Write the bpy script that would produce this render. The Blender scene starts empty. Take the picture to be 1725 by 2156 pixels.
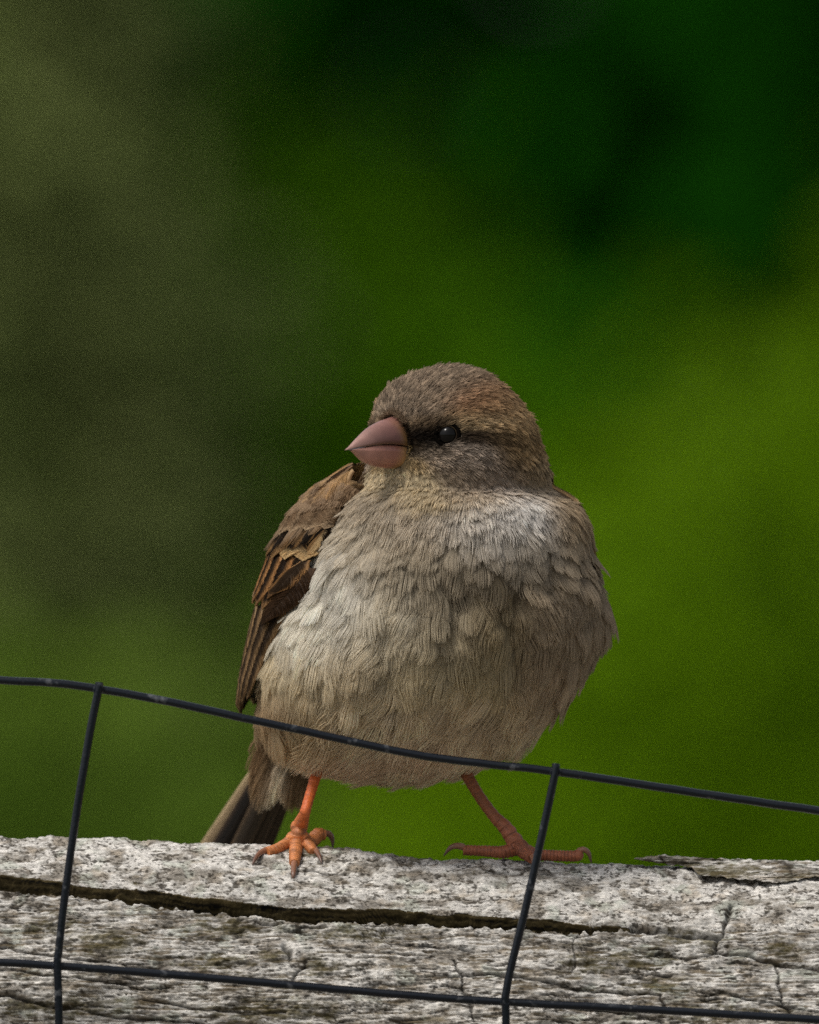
import bpy, math, random
import numpy as np
from mathutils import Vector
from mathutils.bvhtree import BVHTree

rng = np.random.default_rng(11)
random.seed(5)
scene = bpy.context.scene
COL = scene.collection

# ------------------------------------------------------------------ camera
D = 4.0                       # metres from lens to the ridge of the rail
S = 0.175 / 1725.0            # metres per photo pixel at the ridge (photo read at 1725 x 2156)
ZC = 1.20                     # lens height above the lawn
cam_d = bpy.data.cameras.new("camera")
cam = bpy.data.objects.new("camera", cam_d)
COL.objects.link(cam)
cam.location = (0, -D, ZC)
cam.rotation_euler = (math.radians(90), 0, 0)
cam_d.sensor_fit = 'HORIZONTAL'
cam_d.sensor_width = 36.0
cam_d.lens = 36.0 * D / 0.175
cam_d.clip_start = 0.1
cam_d.clip_end = 500
cam_d.dof.use_dof = True
cam_d.dof.focus_distance = D - 0.020
cam_d.dof.aperture_fstop = (cam_d.lens / 1000.0) / 0.045
scene.camera = cam

# ------------------------------------------------------------------ sky, sun, exposure
SUN_EL, SUN_AZ = 58.0, -52.0       # azimuth measured from the viewer's side (-Y), negative = left
world = bpy.data.worlds.new("World")
scene.world = world
world.use_nodes = True
wn = world.node_tree
wn.nodes.clear()
sky = wn.nodes.new('ShaderNodeTexSky')
sky.sky_type = 'NISHITA'
sky.sun_disc = False
sky.sun_elevation = math.radians(SUN_EL)
az = math.radians(SUN_AZ)
sdir = Vector((math.sin(az) * math.cos(math.radians(SUN_EL)), -math.cos(az) * math.cos(math.radians(SUN_EL)), math.sin(math.radians(SUN_EL))))
sky.sun_rotation = math.atan2(sdir.x, sdir.y)
sky.air_density = 1.0
sky.dust_density = 4.0
hsv = wn.nodes.new('ShaderNodeHueSaturation')      # a thin cloud layer: less blue than a clear sky
hsv.inputs['Saturation'].default_value = 0.35
bg = wn.nodes.new('ShaderNodeBackground')
bg.inputs['Strength'].default_value = 0.10
wo = wn.nodes.new('ShaderNodeOutputWorld')
wn.links.new(sky.outputs[0], hsv.inputs['Color'])
wn.links.new(hsv.outputs[0], bg.inputs['Color'])
wn.links.new(bg.outputs[0], wo.inputs['Surface'])
sun_d = bpy.data.lights.new("sun", 'SUN')
sun_d.energy = 1.5
sun_d.angle = math.radians(14)
sun_d.color = (1.0, 0.95, 0.87)
sun = bpy.data.objects.new("sun", sun_d)
sun.rotation_euler = (-sdir).to_track_quat('-Z', 'Y').to_euler()
sun.location = (0, 0, 10)
COL.objects.link(sun)

scene.view_settings.view_transform = 'Standard'
scene.view_settings.look = 'None'
scene.view_settings.gamma = 1.0
scene.view_settings.use_curve_mapping = False
scene.view_settings.exposure = 0.46
scene.render.engine = 'CYCLES'
scene.cycles.use_denoising = False      # the lens grain of the photograph stays
scene.cycles.max_bounces = 6
scene.cycles.diffuse_bounces = 3
scene.cycles.use_adaptive_sampling = False

# ------------------------------------------------------------------ helpers
def lin(c):
    c = np.asarray(c, float) / 255.0
    return np.where(c <= 0.04045, c / 12.92, ((c + 0.055) / 1.055) ** 2.4)

def smooth(a, b, x):
    t = np.clip((x - a) / (b - a), 0, 1)
    return t * t * (3 - 2 * t)

def W(q):
    """photo-pixel space (x right, depth away, -row) to metres; depth 0 is the rail's ridge"""
    q = np.asarray(q, float)
    y = q[..., 1] * S
    k = S * (D + y) / D
    return np.stack([(q[..., 0] - 862.5) * k, y, ZC + (1078 + q[..., 2]) * k], -1)

def px(x, row, dep=0.0):
    return np.array([x, dep, -row], float)

_perm = np.random.default_rng(3).permutation(4096)
_grad = np.random.default_rng(4).uniform(0, 2 * np.pi, 4096)
def noise2(x, y, seed=0):
    x = np.asarray(x, float); y = np.asarray(y, float)
    xi = np.floor(x).astype(int); yi = np.floor(y).astype(int)
    xf = x - xi; yf = y - yi
    u = xf * xf * xf * (xf * (xf * 6 - 15) + 10); v = yf * yf * yf * (yf * (yf * 6 - 15) + 10)
    def g(ix, iy, fx, fy):
        a = _grad[_perm[(_perm[(ix + seed * 131) & 4095] + iy) & 4095]]
        return np.cos(a) * fx + np.sin(a) * fy
    a = g(xi, yi, xf, yf); b = g(xi + 1, yi, xf - 1, yf)
    c = g(xi, yi + 1, xf, yf - 1); d = g(xi + 1, yi + 1, xf - 1, yf - 1)
    return ((a * (1 - u) + b * u) * (1 - v) + (c * (1 - u) + d * u) * v) * 1.5

def fbm(x, y, seed=0, oct=4, gain=0.5):
    t = 0; a = 1.0
    for o in range(oct):
        t = t + a * noise2(x * 2 ** o, y * 2 ** o, seed + o * 7)
        a *= gain
    return t

def pchip(xs, ys, q):
    xs = np.asarray(xs, float); ys = np.asarray(ys, float); q = np.clip(q, xs[0], xs[-1])
    h = np.diff(xs); dl = np.diff(ys) / h
    m = np.zeros_like(ys); m[0] = dl[0]; m[-1] = dl[-1]
    for i in range(1, len(xs) - 1):
        if dl[i - 1] * dl[i] > 0:
            w1 = 2 * h[i] + h[i - 1]; w2 = h[i] + 2 * h[i - 1]
            m[i] = (w1 + w2) / (w1 / dl[i - 1] + w2 / dl[i])
    i = np.clip(np.searchsorted(xs, q) - 1, 0, len(xs) - 2)
    t = (q - xs[i]) / h[i]
    return ((1 + 2 * t) * (1 - t) ** 2 * ys[i] + t * (1 - t) ** 2 * h[i] * m[i]
            + t * t * (3 - 2 * t) * ys[i + 1] + t * t * (t - 1) * h[i] * m[i + 1])

def mesh_np(name, v, f, smooth_shade=True):
    """v (n,3) metres, f (m,k) index array, k = 3 or 4"""
    v = np.ascontiguousarray(v, np.float32); f = np.ascontiguousarray(f, np.int32)
    me = bpy.data.meshes.new(name)
    m, k = f.shape
    me.vertices.add(len(v)); me.vertices.foreach_set('co', v.ravel())
    me.loops.add(m * k); me.loops.foreach_set('vertex_index', f.ravel())
    me.polygons.add(m)
    me.polygons.foreach_set('loop_start', np.arange(0, m * k, k, dtype=np.int32))
    me.polygons.foreach_set('loop_total', np.full(m, k, np.int32))
    me.update(calc_edges=True); me.validate()
    if smooth_shade:
        me.polygons.foreach_set('use_smooth', np.ones(m, bool))
    return me

def color_attr(me, name, rgb):
    a = me.attributes.new(name, 'FLOAT_COLOR', 'POINT')
    c = np.ones((len(rgb), 4), np.float32); c[:, :3] = rgb
    a.data.foreach_set('color', c.ravel())

def obj(name, data, mat=None, parent=None, loc=None, **props):
    o = bpy.data.objects.new(name, data)
    COL.objects.link(o)
    if mat is not None and data is not None:
        data.materials.append(mat)
    if parent is not None:
        o.parent = parent
        chain, p = Vector((0, 0, 0)), parent
        while p is not None:
            chain += p.location; p = p.parent
        o.location = -chain if data is not None else (Vector(loc) - chain if loc is not None else -chain)
    elif loc is not None:
        o.location = loc
    for k, val in props.items():
        o[k] = val
    return o

def grid_faces(nu, nv, wrap_v=False):
    i = np.arange(nu - 1)[:, None]; j = np.arange(nv if wrap_v else nv - 1)[None, :]
    j2 = (j + 1) % nv
    return np.stack([i * nv + j, i * nv + j2, (i + 1) * nv + j2, (i + 1) * nv + j], -1).reshape(-1, 4)

def catmull(pts, n):
    p = np.asarray(pts, float)
    p = np.vstack([2 * p[0] - p[1], p, 2 * p[-1] - p[-2]])
    seg = len(p) - 3
    t = np.linspace(0, seg, n); i = np.minimum(t.astype(int), seg - 1); u = (t - i)[:, None]
    a, b, c, d = p[i], p[i + 1], p[i + 2], p[i + 3]
    return 0.5 * (2 * b + (c - a) * u + (2 * a - 5 * b + 4 * c - d) * u * u + (3 * b - a - 3 * c + d) * u ** 3)

def tube(path, radii, seg=12, n=40, ring_amp=0.0, ring_len=10.0, flat=1.0):
    """tapering tube through px-space points; returns verts, quads (closed by collapsing ends)"""
    pr = np.column_stack([np.asarray(path, float), np.asarray(radii, float)])
    pr = catmull(pr, n)
    c, r = pr[:, :3], np.maximum(pr[:, 3], 0.05)
    t = np.gradient(c, axis=0); t /= np.linalg.norm(t, axis=1)[:, None] + 1e-9
    arc = np.concatenate([[0], np.cumsum(np.linalg.norm(np.diff(c, axis=0), axis=1))])
    if ring_amp:
        ph = (arc / ring_len) % 1.0
        r = r * (1 + ring_amp * (ph ** 0.6 - 0.6))
    ref = np.array([0.31, -0.9, 0.2]); nrm = np.zeros_like(c)
    a = ref - t[0] * ref.dot(t[0]); a /= np.linalg.norm(a)
    for i in range(n):
        a = a - t[i] * a.dot(t[i]); a /= np.linalg.norm(a); nrm[i] = a
    b = np.cross(t, nrm)
    r = r.copy(); r[0] *= 0.02; r[-1] *= 0.02
    th = np.linspace(0, 2 * np.pi, seg, endpoint=False)
    v = c[:, None] + r[:, None, None] * (np.cos(th)[None, :, None] * nrm[:, None] * flat + np.sin(th)[None, :, None] * b[:, None])
    return v.reshape(-1, 3), grid_faces(n, seg, True)

def merge(parts):
    vs, fs, o = [], [], 0
    for v, f in parts:
        vs.append(v); fs.append(f + o); o += len(v)
    return np.vstack(vs), np.vstack(fs)

def new_mat(name):
    m = bpy.data.materials.new(name); m.use_nodes = True
    nt = m.node_tree; p = nt.nodes['Principled BSDF']
    return m, nt, p

def nd(nt, kind, **kw):
    n = nt.nodes.new(kind)
    for k, v in kw.items():
        if k in n.inputs: n.inputs[k].default_value = v
        else: setattr(n, k, v)
    return n

def setin(p, **kw):
    for k, v in kw.items():
        p.inputs[k.replace('_', ' ')].default_value = v

# ------------------------------------------------------------------ materials
def mat_attr(name, attr, rough=0.85, spec=0.2, bump_scale=None, bump=0.2, vary=0.0, vscale=1800.0):
    m, nt, p = new_mat(name)
    a = nd(nt, 'ShaderNodeAttribute', attribute_name=attr)
    col = a.outputs['Color']
    if vary:
        tc = nd(nt, 'ShaderNodeTexCoord')
        nz = nd(nt, 'ShaderNodeTexNoise', Scale=vscale, Detail=4.0)
        nt.links.new(tc.outputs['Object'], nz.inputs['Vector'])
        mr = nd(nt, 'ShaderNodeMapRange'); mr.inputs['To Min'].default_value = 1 - vary; mr.inputs['To Max'].default_value = 1 + vary
        nt.links.new(nz.outputs['Fac'], mr.inputs['Value'])
        mx = nd(nt, 'ShaderNodeMix', data_type='RGBA', blend_type='MULTIPLY'); mx.inputs['Factor'].default_value = 1
        nt.links.new(col, mx.inputs[6]); nt.links.new(mr.outputs[0], mx.inputs[7]); col = mx.outputs[2]
    nt.links.new(col, p.inputs['Base Color'])
    setin(p, Roughness=rough); p.inputs['Specular IOR Level'].default_value = spec
    if bump_scale:
        tc = nd(nt, 'ShaderNodeTexCoord')
        nz = nd(nt, 'ShaderNodeTexNoise', Scale=bump_scale, Detail=5.0)
        nt.links.new(tc.outputs['Object'], nz.inputs['Vector'])
        bp = nd(nt, 'ShaderNodeBump', Strength=bump, Distance=0.0003)
        nt.links.new(nz.outputs['Fac'], bp.inputs['Height']); nt.links.new(bp.outputs[0], p.inputs['Normal'])
    return m

M_strand = mat_attr("plumage_strands", "tint", rough=0.8, spec=0.12)
nt = M_strand.node_tree
tr = nd(nt, 'ShaderNodeBsdfTranslucent'); ms = nd(nt, 'ShaderNodeMixShader'); ms.inputs[0].default_value = 0.45
at_ = next(n_ for n_ in nt.nodes if n_.type == 'ATTRIBUTE')
nt.links.new(at_.outputs['Color'], tr.inputs['Color'])
nt.links.new(nt.nodes['Principled BSDF'].outputs[0], ms.inputs[1]); nt.links.new(tr.outputs[0], ms.inputs[2])
nt.links.new(ms.outputs[0], nt.nodes['Material Output'].inputs[0])
M_skin = mat_attr("body_down", "tint", rough=1.0, spec=0.0)

def mat_vane():
    m, nt, p = new_mat("feather_vane")
    a = nd(nt, 'ShaderNodeAttribute', attribute_name="tint")
    uv = nd(nt, 'ShaderNodeUVMap', uv_map="UVMap")
    wv = nd(nt, 'ShaderNodeTexWave', wave_type='BANDS', bands_direction='X', Scale=1.0, Distortion=1.2, Detail=2.0)
    wv.inputs['Detail Scale'].default_value = 1.5
    mp = nd(nt, 'ShaderNodeMapping')
    nt.links.new(uv.outputs[0], mp.inputs[0]); nt.links.new(mp.outputs[0], wv.inputs['Vector'])
    mr = nd(nt, 'ShaderNodeMapRange'); mr.inputs['To Min'].default_value = 0.72; mr.inputs['To Max'].default_value = 1.15
    nt.links.new(wv.outputs['Fac'], mr.inputs['Value'])
    mx = nd(nt, 'ShaderNodeMix', data_type='RGBA', blend_type='MULTIPLY'); mx.inputs['Factor'].default_value = 1
    nt.links.new(a.outputs['Color'], mx.inputs[6]); nt.links.new(mr.outputs[0], mx.inputs[7])
    nt.links.new(mx.outputs[2], p.inputs['Base Color'])
    bp = nd(nt, 'ShaderNodeBump', Strength=0.5, Distance=0.0002)
    nt.links.new(wv.outputs['Fac'], bp.inputs['Height']); nt.links.new(bp.outputs[0], p.inputs['Normal'])
    setin(p, Roughness=0.62); p.inputs['Specular IOR Level'].default_value = 0.25
    return m
M_vane = mat_vane()
M_bill = mat_attr("horn_bill", "tint", rough=0.28, spec=0.5, bump_scale=700, bump=0.16, vary=0.38, vscale=380.0)
M_leg = mat_attr("scaly_leg", "tint", rough=0.5, spec=0.4, bump_scale=2600, bump=0.35, vary=0.25)
M_claw = mat_attr("horn_claw", "tint", rough=0.35, spec=0.5, vary=0.1)
M_eye, nt, p = new_mat("glossy_eye")
p.inputs['Base Color'].default_value = (0.004, 0.0035, 0.003, 1); setin(p, Roughness=0.03); p.inputs['Specular IOR Level'].default_value = 0.17
M_lid, nt, p = new_mat("eyelid_skin")
p.inputs['Base Color'].default_value = (*lin((12, 10, 8)), 1); setin(p, Roughness=1.0); p.inputs['Specular IOR Level'].default_value = 0.0
M_lidscale, nt, p = new_mat("eyelid_scale")
p.inputs['Base Color'].default_value = (*lin((92, 82, 66)), 1); setin(p, Roughness=0.5)

def mat_wire():
    m, nt, p = new_mat("black_vinyl_wire")
    tc = nd(nt, 'ShaderNodeTexCoord')
    nz = nd(nt, 'ShaderNodeTexNoise', Scale=320.0, Detail=6.0); nt.links.new(tc.outputs['Object'], nz.inputs['Vector'])
    cr = nd(nt, 'ShaderNodeValToRGB'); cr.color_ramp.elements[0].position = 0.61; cr.color_ramp.elements[1].position = 0.72
    cr.color_ramp.elements[0].color = (0.003, 0.005, 0.009, 1); cr.color_ramp.elements[1].color = (0.08, 0.084, 0.09, 1)  # pale worn flecks that double as glints painted into the coating
    nt.links.new(nz.outputs['Fac'], cr.inputs[0]); nt.links.new(cr.outputs[0], p.inputs['Base Color'])
    nz2 = nd(nt, 'ShaderNodeTexNoise', Scale=1500.0, Detail=4.0); nt.links.new(tc.outputs['Object'], nz2.inputs['Vector'])
    bp = nd(nt, 'ShaderNodeBump', Strength=0.25, Distance=0.0002)
    nt.links.new(nz2.outputs['Fac'], bp.inputs['Height']); nt.links.new(bp.outputs[0], p.inputs['Normal'])
    setin(p, Roughness=0.2); p.inputs['Specular IOR Level'].default_value = 0.3
    return m
M_wire = mat_wire()

def mat_wood():
    m, nt, p = new_mat("weathered_wood")
    a = nd(nt, 'ShaderNodeAttribute', attribute_name="tint")
    tc = nd(nt, 'ShaderNodeTexCoord')
    mp = nd(nt, 'ShaderNodeMapping'); mp.inputs['Scale'].default_value = (0.45, 1, 1.0)
    nt.links.new(tc.outputs['Object'], mp.inputs[0])
    n1 = nd(nt, 'ShaderNodeTexNoise', Scale=1100.0, Detail=6.0, Roughness=0.65); nt.links.new(mp.outputs[0], n1.inputs['Vector'])
    mr = nd(nt, 'ShaderNodeMapRange'); mr.inputs['From Min'].default_value = 0.3; mr.inputs['From Max'].default_value = 0.7
    mr.inputs['To Min'].default_value = 0.52; mr.inputs['To Max'].default_value = 1.36
    nt.links.new(n1.outputs['Fac'], mr.inputs['Value'])
    mx = nd(nt, 'ShaderNodeMix', data_type='RGBA', blend_type='MULTIPLY'); mx.inputs['Factor'].default_value = 1
    nt.links.new(a.outputs['Color'], mx.inputs[6]); nt.links.new(mr.outputs[0], mx.inputs[7])
    nt.links.new(mx.outputs[2], p.inputs['Base Color'])
    n2 = nd(nt, 'ShaderNodeTexNoise', Scale=2200.0, Detail=6.0, Roughness=0.7); nt.links.new(mp.outputs[0], n2.inputs['Vector'])
    bp = nd(nt, 'ShaderNodeBump', Strength=0.5, Distance=0.0004)
    nt.links.new(n2.outputs['Fac'], bp.inputs['Height']); nt.links.new(bp.outputs[0], p.inputs['Normal'])
    setin(p, Roughness=0.95); p.inputs['Specular IOR Level'].default_value = 0.1
    return m
M_wood = mat_wood()

def mat_leaf(name, c1, c2, rough=0.5, trans=0.35):
    m, nt, p = new_mat(name)
    oi = nd(nt, 'ShaderNodeAttribute', attribute_name="tint")
    mx = nd(nt, 'ShaderNodeMix', data_type='RGBA'); mx.inputs[6].default_value = (*c1, 1); mx.inputs[7].default_value = (*c2, 1)
    nt.links.new(oi.outputs['Fac'], mx.inputs['Factor'])
    nt.links.new(mx.outputs[2], p.inputs['Base Color']); setin(p, Roughness=rough)
    p.inputs['Specular IOR Level'].default_value = 0.04
    tr = nd(nt, 'ShaderNodeBsdfTranslucent'); nt.links.new(mx.outputs[2], tr.inputs['Color'])
    ms = nd(nt, 'ShaderNodeMixShader'); ms.inputs[0].default_value = trans
    nt.links.new(p.outputs[0], ms.inputs[1]); nt.links.new(tr.outputs[0], ms.inputs[2])
    nt.links.new(ms.outputs[0], nt.nodes['Material Output'].inputs[0])
    return m

def mat_bark():
    m, nt, p = new_mat("grey_bark")
    tc = nd(nt, 'ShaderNodeTexCoord'); mp = nd(nt, 'ShaderNodeMapping'); mp.inputs['Scale'].default_value = (1, 1, 0.25)
    nt.links.new(tc.outputs['Object'], mp.inputs[0])
    nz = nd(nt, 'ShaderNodeTexNoise', Scale=18.0, Detail=6.0); nt.links.new(mp.outputs[0], nz.inputs['Vector'])
    cr = nd(nt, 'ShaderNodeValToRGB'); cr.color_ramp.elements[0].color = (*lin((46, 46, 24)), 1); cr.color_ramp.elements[1].color = (*lin((74, 74, 42)), 1)
    nt.links.new(nz.outputs['Fac'], cr.inputs[0]); nt.links.new(cr.outputs[0], p.inputs['Base Color'])
    bp = nd(nt, 'ShaderNodeBump', Strength=0.8, Distance=0.01); nt.links.new(nz.outputs['Fac'], bp.inputs['Height']); nt.links.new(bp.outputs[0], p.inputs['Normal'])
    setin(p, Roughness=0.95)
    return m
M_bark = mat_bark()

# ------------------------------------------------------------------ ground
m, nt, p = new_mat("lawn")
tc = nd(nt, 'ShaderNodeTexCoord'); nz = nd(nt, 'ShaderNodeTexNoise', Scale=6.0, Detail=8.0)
nt.links.new(tc.outputs['Object'], nz.inputs['Vector'])
cr = nd(nt, 'ShaderNodeValToRGB'); cr.color_ramp.elements[0].color = (0.025, 0.06, 0.008, 1); cr.color_ramp.elements[1].color = (0.06, 0.12, 0.018, 1)
nt.links.new(nz.outputs['Fac'], cr.inputs[0]); nt.links.new(cr.outputs[0], p.inputs['Base Color']); setin(p, Roughness=0.95)
gx = np.linspace(-150, 150, 61); gy = np.linspace(-60, 240, 61)
GX, GY = np.meshgrid(gx, gy, indexing='ij')
gz = 0.05 * noise2(GX / 9, GY / 9, 5) * smooth(2, 20, np.hypot(GX, GY))
obj("ground", mesh_np("ground", np.stack([GX, GY, gz], -1).reshape(-1, 3), grid_faces(61, 61)[:, ::-1]), m, kind="structure", label="mown green lawn under the rail and the shrubs")

m, nt, p = new_mat("bounce_gravel")  # unseen pale path, added to bounce warm fill up onto the bird
tc = nd(nt, 'ShaderNodeTexCoord'); nz = nd(nt, 'ShaderNodeTexVoronoi', Scale=60.0)
nt.links.new(tc.outputs['Object'], nz.inputs['Vector'])
cr = nd(nt, 'ShaderNodeValToRGB'); cr.color_ramp.elements[0].color = (0.27, 0.24, 0.20, 1); cr.color_ramp.elements[1].color = (0.16, 0.14, 0.11, 1)
nt.links.new(nz.outputs['Distance'], cr.inputs[0]); nt.links.new(cr.outputs[0], p.inputs['Base Color']); setin(p, Roughness=0.95)
bp = nd(nt, 'ShaderNodeBump', Strength=0.6, Distance=0.01); nt.links.new(nz.outputs['Distance'], bp.inputs['Height']); nt.links.new(bp.outputs[0], p.inputs['Normal'])
gx = np.linspace(-30, 30, 61); gy = np.linspace(-9, 1.2, 13)
GX, GY = np.meshgrid(gx, gy, indexing='ij')
GY = GY + 0.12 * noise2(GX / 1.3, GY * 0 + 4, 7)
gz = 0.05 * noise2(GX / 9, GY / 9, 5) * smooth(2, 20, np.hypot(GX, GY)) + 0.03
obj("path", mesh_np("path", np.stack([GX, GY, gz], -1).reshape(-1, 3), grid_faces(61, 13)[:, ::-1]), m, kind="structure", label="added pale stony path along the rail, unseen, for warm bounce light")

# ------------------------------------------------------------------ background vegetation
def leaf_mesh(name, centres, size, droop=0.4, seed=0, tint=None, aspect=0.5):
    r = np.random.default_rng(seed); n = len(centres)
    d = r.normal(size=(n, 3)); d[:, 2] = d[:, 2] * 0.6 - droop; d /= np.linalg.norm(d, axis=1)[:, None]
    up = np.tile([0, 0, 1.0], (n, 1)) + r.normal(size=(n, 3)) * 0.5
    b = np.cross(d, up); b /= np.linalg.norm(b, axis=1)[:, None] + 1e-9
    nn = np.cross(b, d)
    L = (size * r.uniform(0.6, 1.3, n))[:, None]; Wd = L * aspect
    c = centres
    v = np.stack([c, c + d * L * .35 + b * Wd * .5 + nn * L * .06, c + d * L * .75 + b * Wd * .34, c + d * L - nn * L * .12,
                  c + d * L * .75 - b * Wd * .34, c + d * L * .35 - b * Wd * .5 + nn * L * .06], 1).reshape(-1, 3)
    base = np.arange(n)[:, None, None] * 6
    tri = (base + np.array([[0, 1, 5], [1, 2, 5], [2, 4, 5], [2, 3, 4]])[None]).reshape(-1, 3)
    me = mesh_np(name, v, tri)
    t = r.uniform(0, 1, n) if tint is None else tint
    color_attr(me, "tint", np.repeat(t, 6)[:, None] * np.ones(3))
    return me

def clump_points(n, nclump, sampler, spread, seed):
    r = np.random.default_rng(seed)
    cc = sampler(nclump, r)
    k = r.integers(0, nclump, n)
    return cc[k] + r.normal(size=(n, 3)) * spread

def stem_mesh(name, base, tips, r0):
    parts = []
    for t in tips:
        mid = (np.array(base) * 0.45 + np.array(t) * 0.55) + np.array([0, 0, 0.15])
        parts.append(tube([base, mid, t], [r0, r0 * .7, r0 * .25], seg=7, n=12))
    v, f = merge(parts)
    return mesh_np(name, v, f)

def shrub(name, label, group, cat, base, pts, size, mat, seed, r0=0.02, ntips=9, aspect=0.5):
    e = obj(name, None, loc=base, label=label, category=cat)
    if group: e["group"] = group
    r = np.random.default_rng(seed + 50)
    tips = pts[r.choice(len(pts), ntips, replace=False)]
    obj("stem", stem_mesh("stem", np.array(base), tips, r0), M_bark, e)
    obj("foliage", leaf_mesh("foliage", pts, size, seed=seed, aspect=aspect), mat, e, kind="stuff")
    return e

L_dark = mat_leaf("dark_evergreen_leaf", (0.005, 0.060, 0.001), (0.012, 0.10, 0.002), rough=0.8, trans=0.15)
L_mid = mat_leaf("mid_green_leaf", (0.052, 0.145, 0.001), (0.09, 0.205, 0.002), rough=0.7)
L_lime = mat_leaf("lime_green_leaf", (0.085, 0.175, 0.001), (0.135, 0.245, 0.002), rough=0.6)
L_olive = mat_leaf("olive_green_leaf", (0.19, 0.21, 0.075), (0.22, 0.28, 0.08), rough=0.65)

L_low = mat_leaf("yellow_green_leaf", (0.075, 0.14, 0.012), (0.12, 0.19, 0.02), rough=0.7)
# dark hedge far behind
def hedge_s(n, r):
    return np.column_stack([r.uniform(-7, 7, n), 15.0 + r.uniform(0, 1.3, n), r.uniform(0.03, 4.2, n)])
hp = clump_points(90000, 40000, hedge_s, 0.06, 21); hp[:, 2] = np.abs(hp[:, 2])
shrub("hedge", "tall dark evergreen hedge closing the garden behind the blurred shrubs", None, "hedge", (0.4, 15.6, 0), hp, 0.16, L_dark, 22, 0.035, 24, aspect=0.6)

def bgx(x, y): return (x - 862.5) * S * (D + y) / D
def bgz(row, y): return ZC + (1078 - row) * S * (D + y) / D

# lime shrub on the right: its crown rises toward the right
def lime_s(n, r):
    y = r.uniform(6.6, 7.8, n); x = r.uniform(0.0, 2.6, n)
    prow = (x / (S * (D + 7.2) / D) + 862.5)
    toprow = np.interp(prow, [860, 1150, 1300, 1500, 1725, 2200, 4000], [1500, 1230, 950, 780, 650, 440, -200])
    zt = bgz(toprow, 7.2)
    z = zt - np.abs(r.normal(size=n)) * 0.05 - r.uniform(0, 1, n) ** 1.3 * (zt - 0.1)
    return np.column_stack([x, y, z])
lp = clump_points(36000, 9000, lime_s, 0.035, 31)
shrub("shrub", "lime green leafy shrub rising toward the right behind the bird", "shrubs behind the rail", "shrub", (1.1, 7.2, 0), lp, 0.05, L_lime, 32, 0.014, 12)

# mid-green shrub centre
def mid_s(n, r):
    y = r.uniform(9.6, 10.8, n); x = r.uniform(-1.6, 1.8, n)
    prow = (x / (S * (D + 10.2) / D) + 862.5)
    toprow = np.interp(prow, [-3000, 0, 450, 650, 800, 1000, 1200, 1725, 4000], [300, 300, 400, 460, 620, 830, 1020, 1100, 1150])
    zt = bgz(toprow, 10.2)
    z = zt - r.uniform(0, 1, n) ** 1.2 * (zt - 0.1)
    return np.column_stack([x, y + 0.7 * (z - 1.2), z])
mp_ = clump_points(48000, 14000, mid_s, 0.05, 41)
shrub("shrub", "mid green rounded shrub in front of the tall dark hedge", "shrubs behind the rail", "shrub", (-0.3, 10.2, 0), mp_, 0.055, L_mid, 42, 0.016, 14)

# olive low shrub in front of the trunk, left
def ol_s(n, r):
    y = r.uniform(7.2, 8.2, n); x = r.uniform(-2.2, -0.02, n)
    prow = (x / (S * (D + 7.7) / D) + 862.5)
    toprow = np.interp(prow, [-5000, -400, 0, 450, 860], [900, 1300, 1500, 1560, 1700])
    zt = bgz(toprow, 7.7)
    return np.column_stack([x, y, zt - r.uniform(0, 1, n) * (zt - 0.1)])
op = clump_points(26000, 7000, ol_s, 0.04, 51)
shrub("shrub", "low yellow green shrub in front of the silvery olive shrub", "shrubs behind the rail", "shrub", (-0.8, 7.7, 0), op, 0.055, L_low, 52, 0.012, 10)

# tall silvery olive shrub, far left; its face leans back as it rises
def ot_s(n, r):
    x = -0.18 - 2.3 * r.uniform(0, 1, n) ** 1.3
    zt = np.interp(x, [-3.2, -0.6, -0.38, -0.28, -0.18], [2.5, 2.4, 2.2, 1.9, 1.35])
    z = r.uniform(0, 1, n) ** 0.8 * zt + 0.03
    y = 8.3 + 0.75 * z + np.abs(r.normal(size=n)) * 0.16 + 0.3 * smooth(-0.36, -0.17, x)
    return np.column_stack([x, y, z])
op = clump_points(60000, 20000, ot_s, 0.035, 55)
shrub("shrub", "tall silvery olive shrub with dusty grey green leaves beside the mid green shrub", "shrubs behind the rail", "shrub", (-1.0, 9.4, 0), op, 0.045, L_olive, 56, 0.014, 12)

# ------------------------------------------------------------------ weathered rail
RZ, RY = 600.0, 420.0
RIDX = [-4000, -800, 0, 200, 350, 650, 740, 850, 950, 1100, 1300, 1400, 1600, 1725, 2600, 5000]
RIDY = [1740, 1752, 1761, 1765, 1771, 1777, 1784, 1799, 1803, 1808, 1821, 1824, 1820, 1818, 1806, 1800]
def ridge(x): return pchip(RIDX, RIDY, x)
def rail_dep(x, row):
    c = np.clip(1 - (row - ridge(x)) / RZ, -1, 1)
    return -RY * np.sqrt(1 - c * c)

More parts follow.
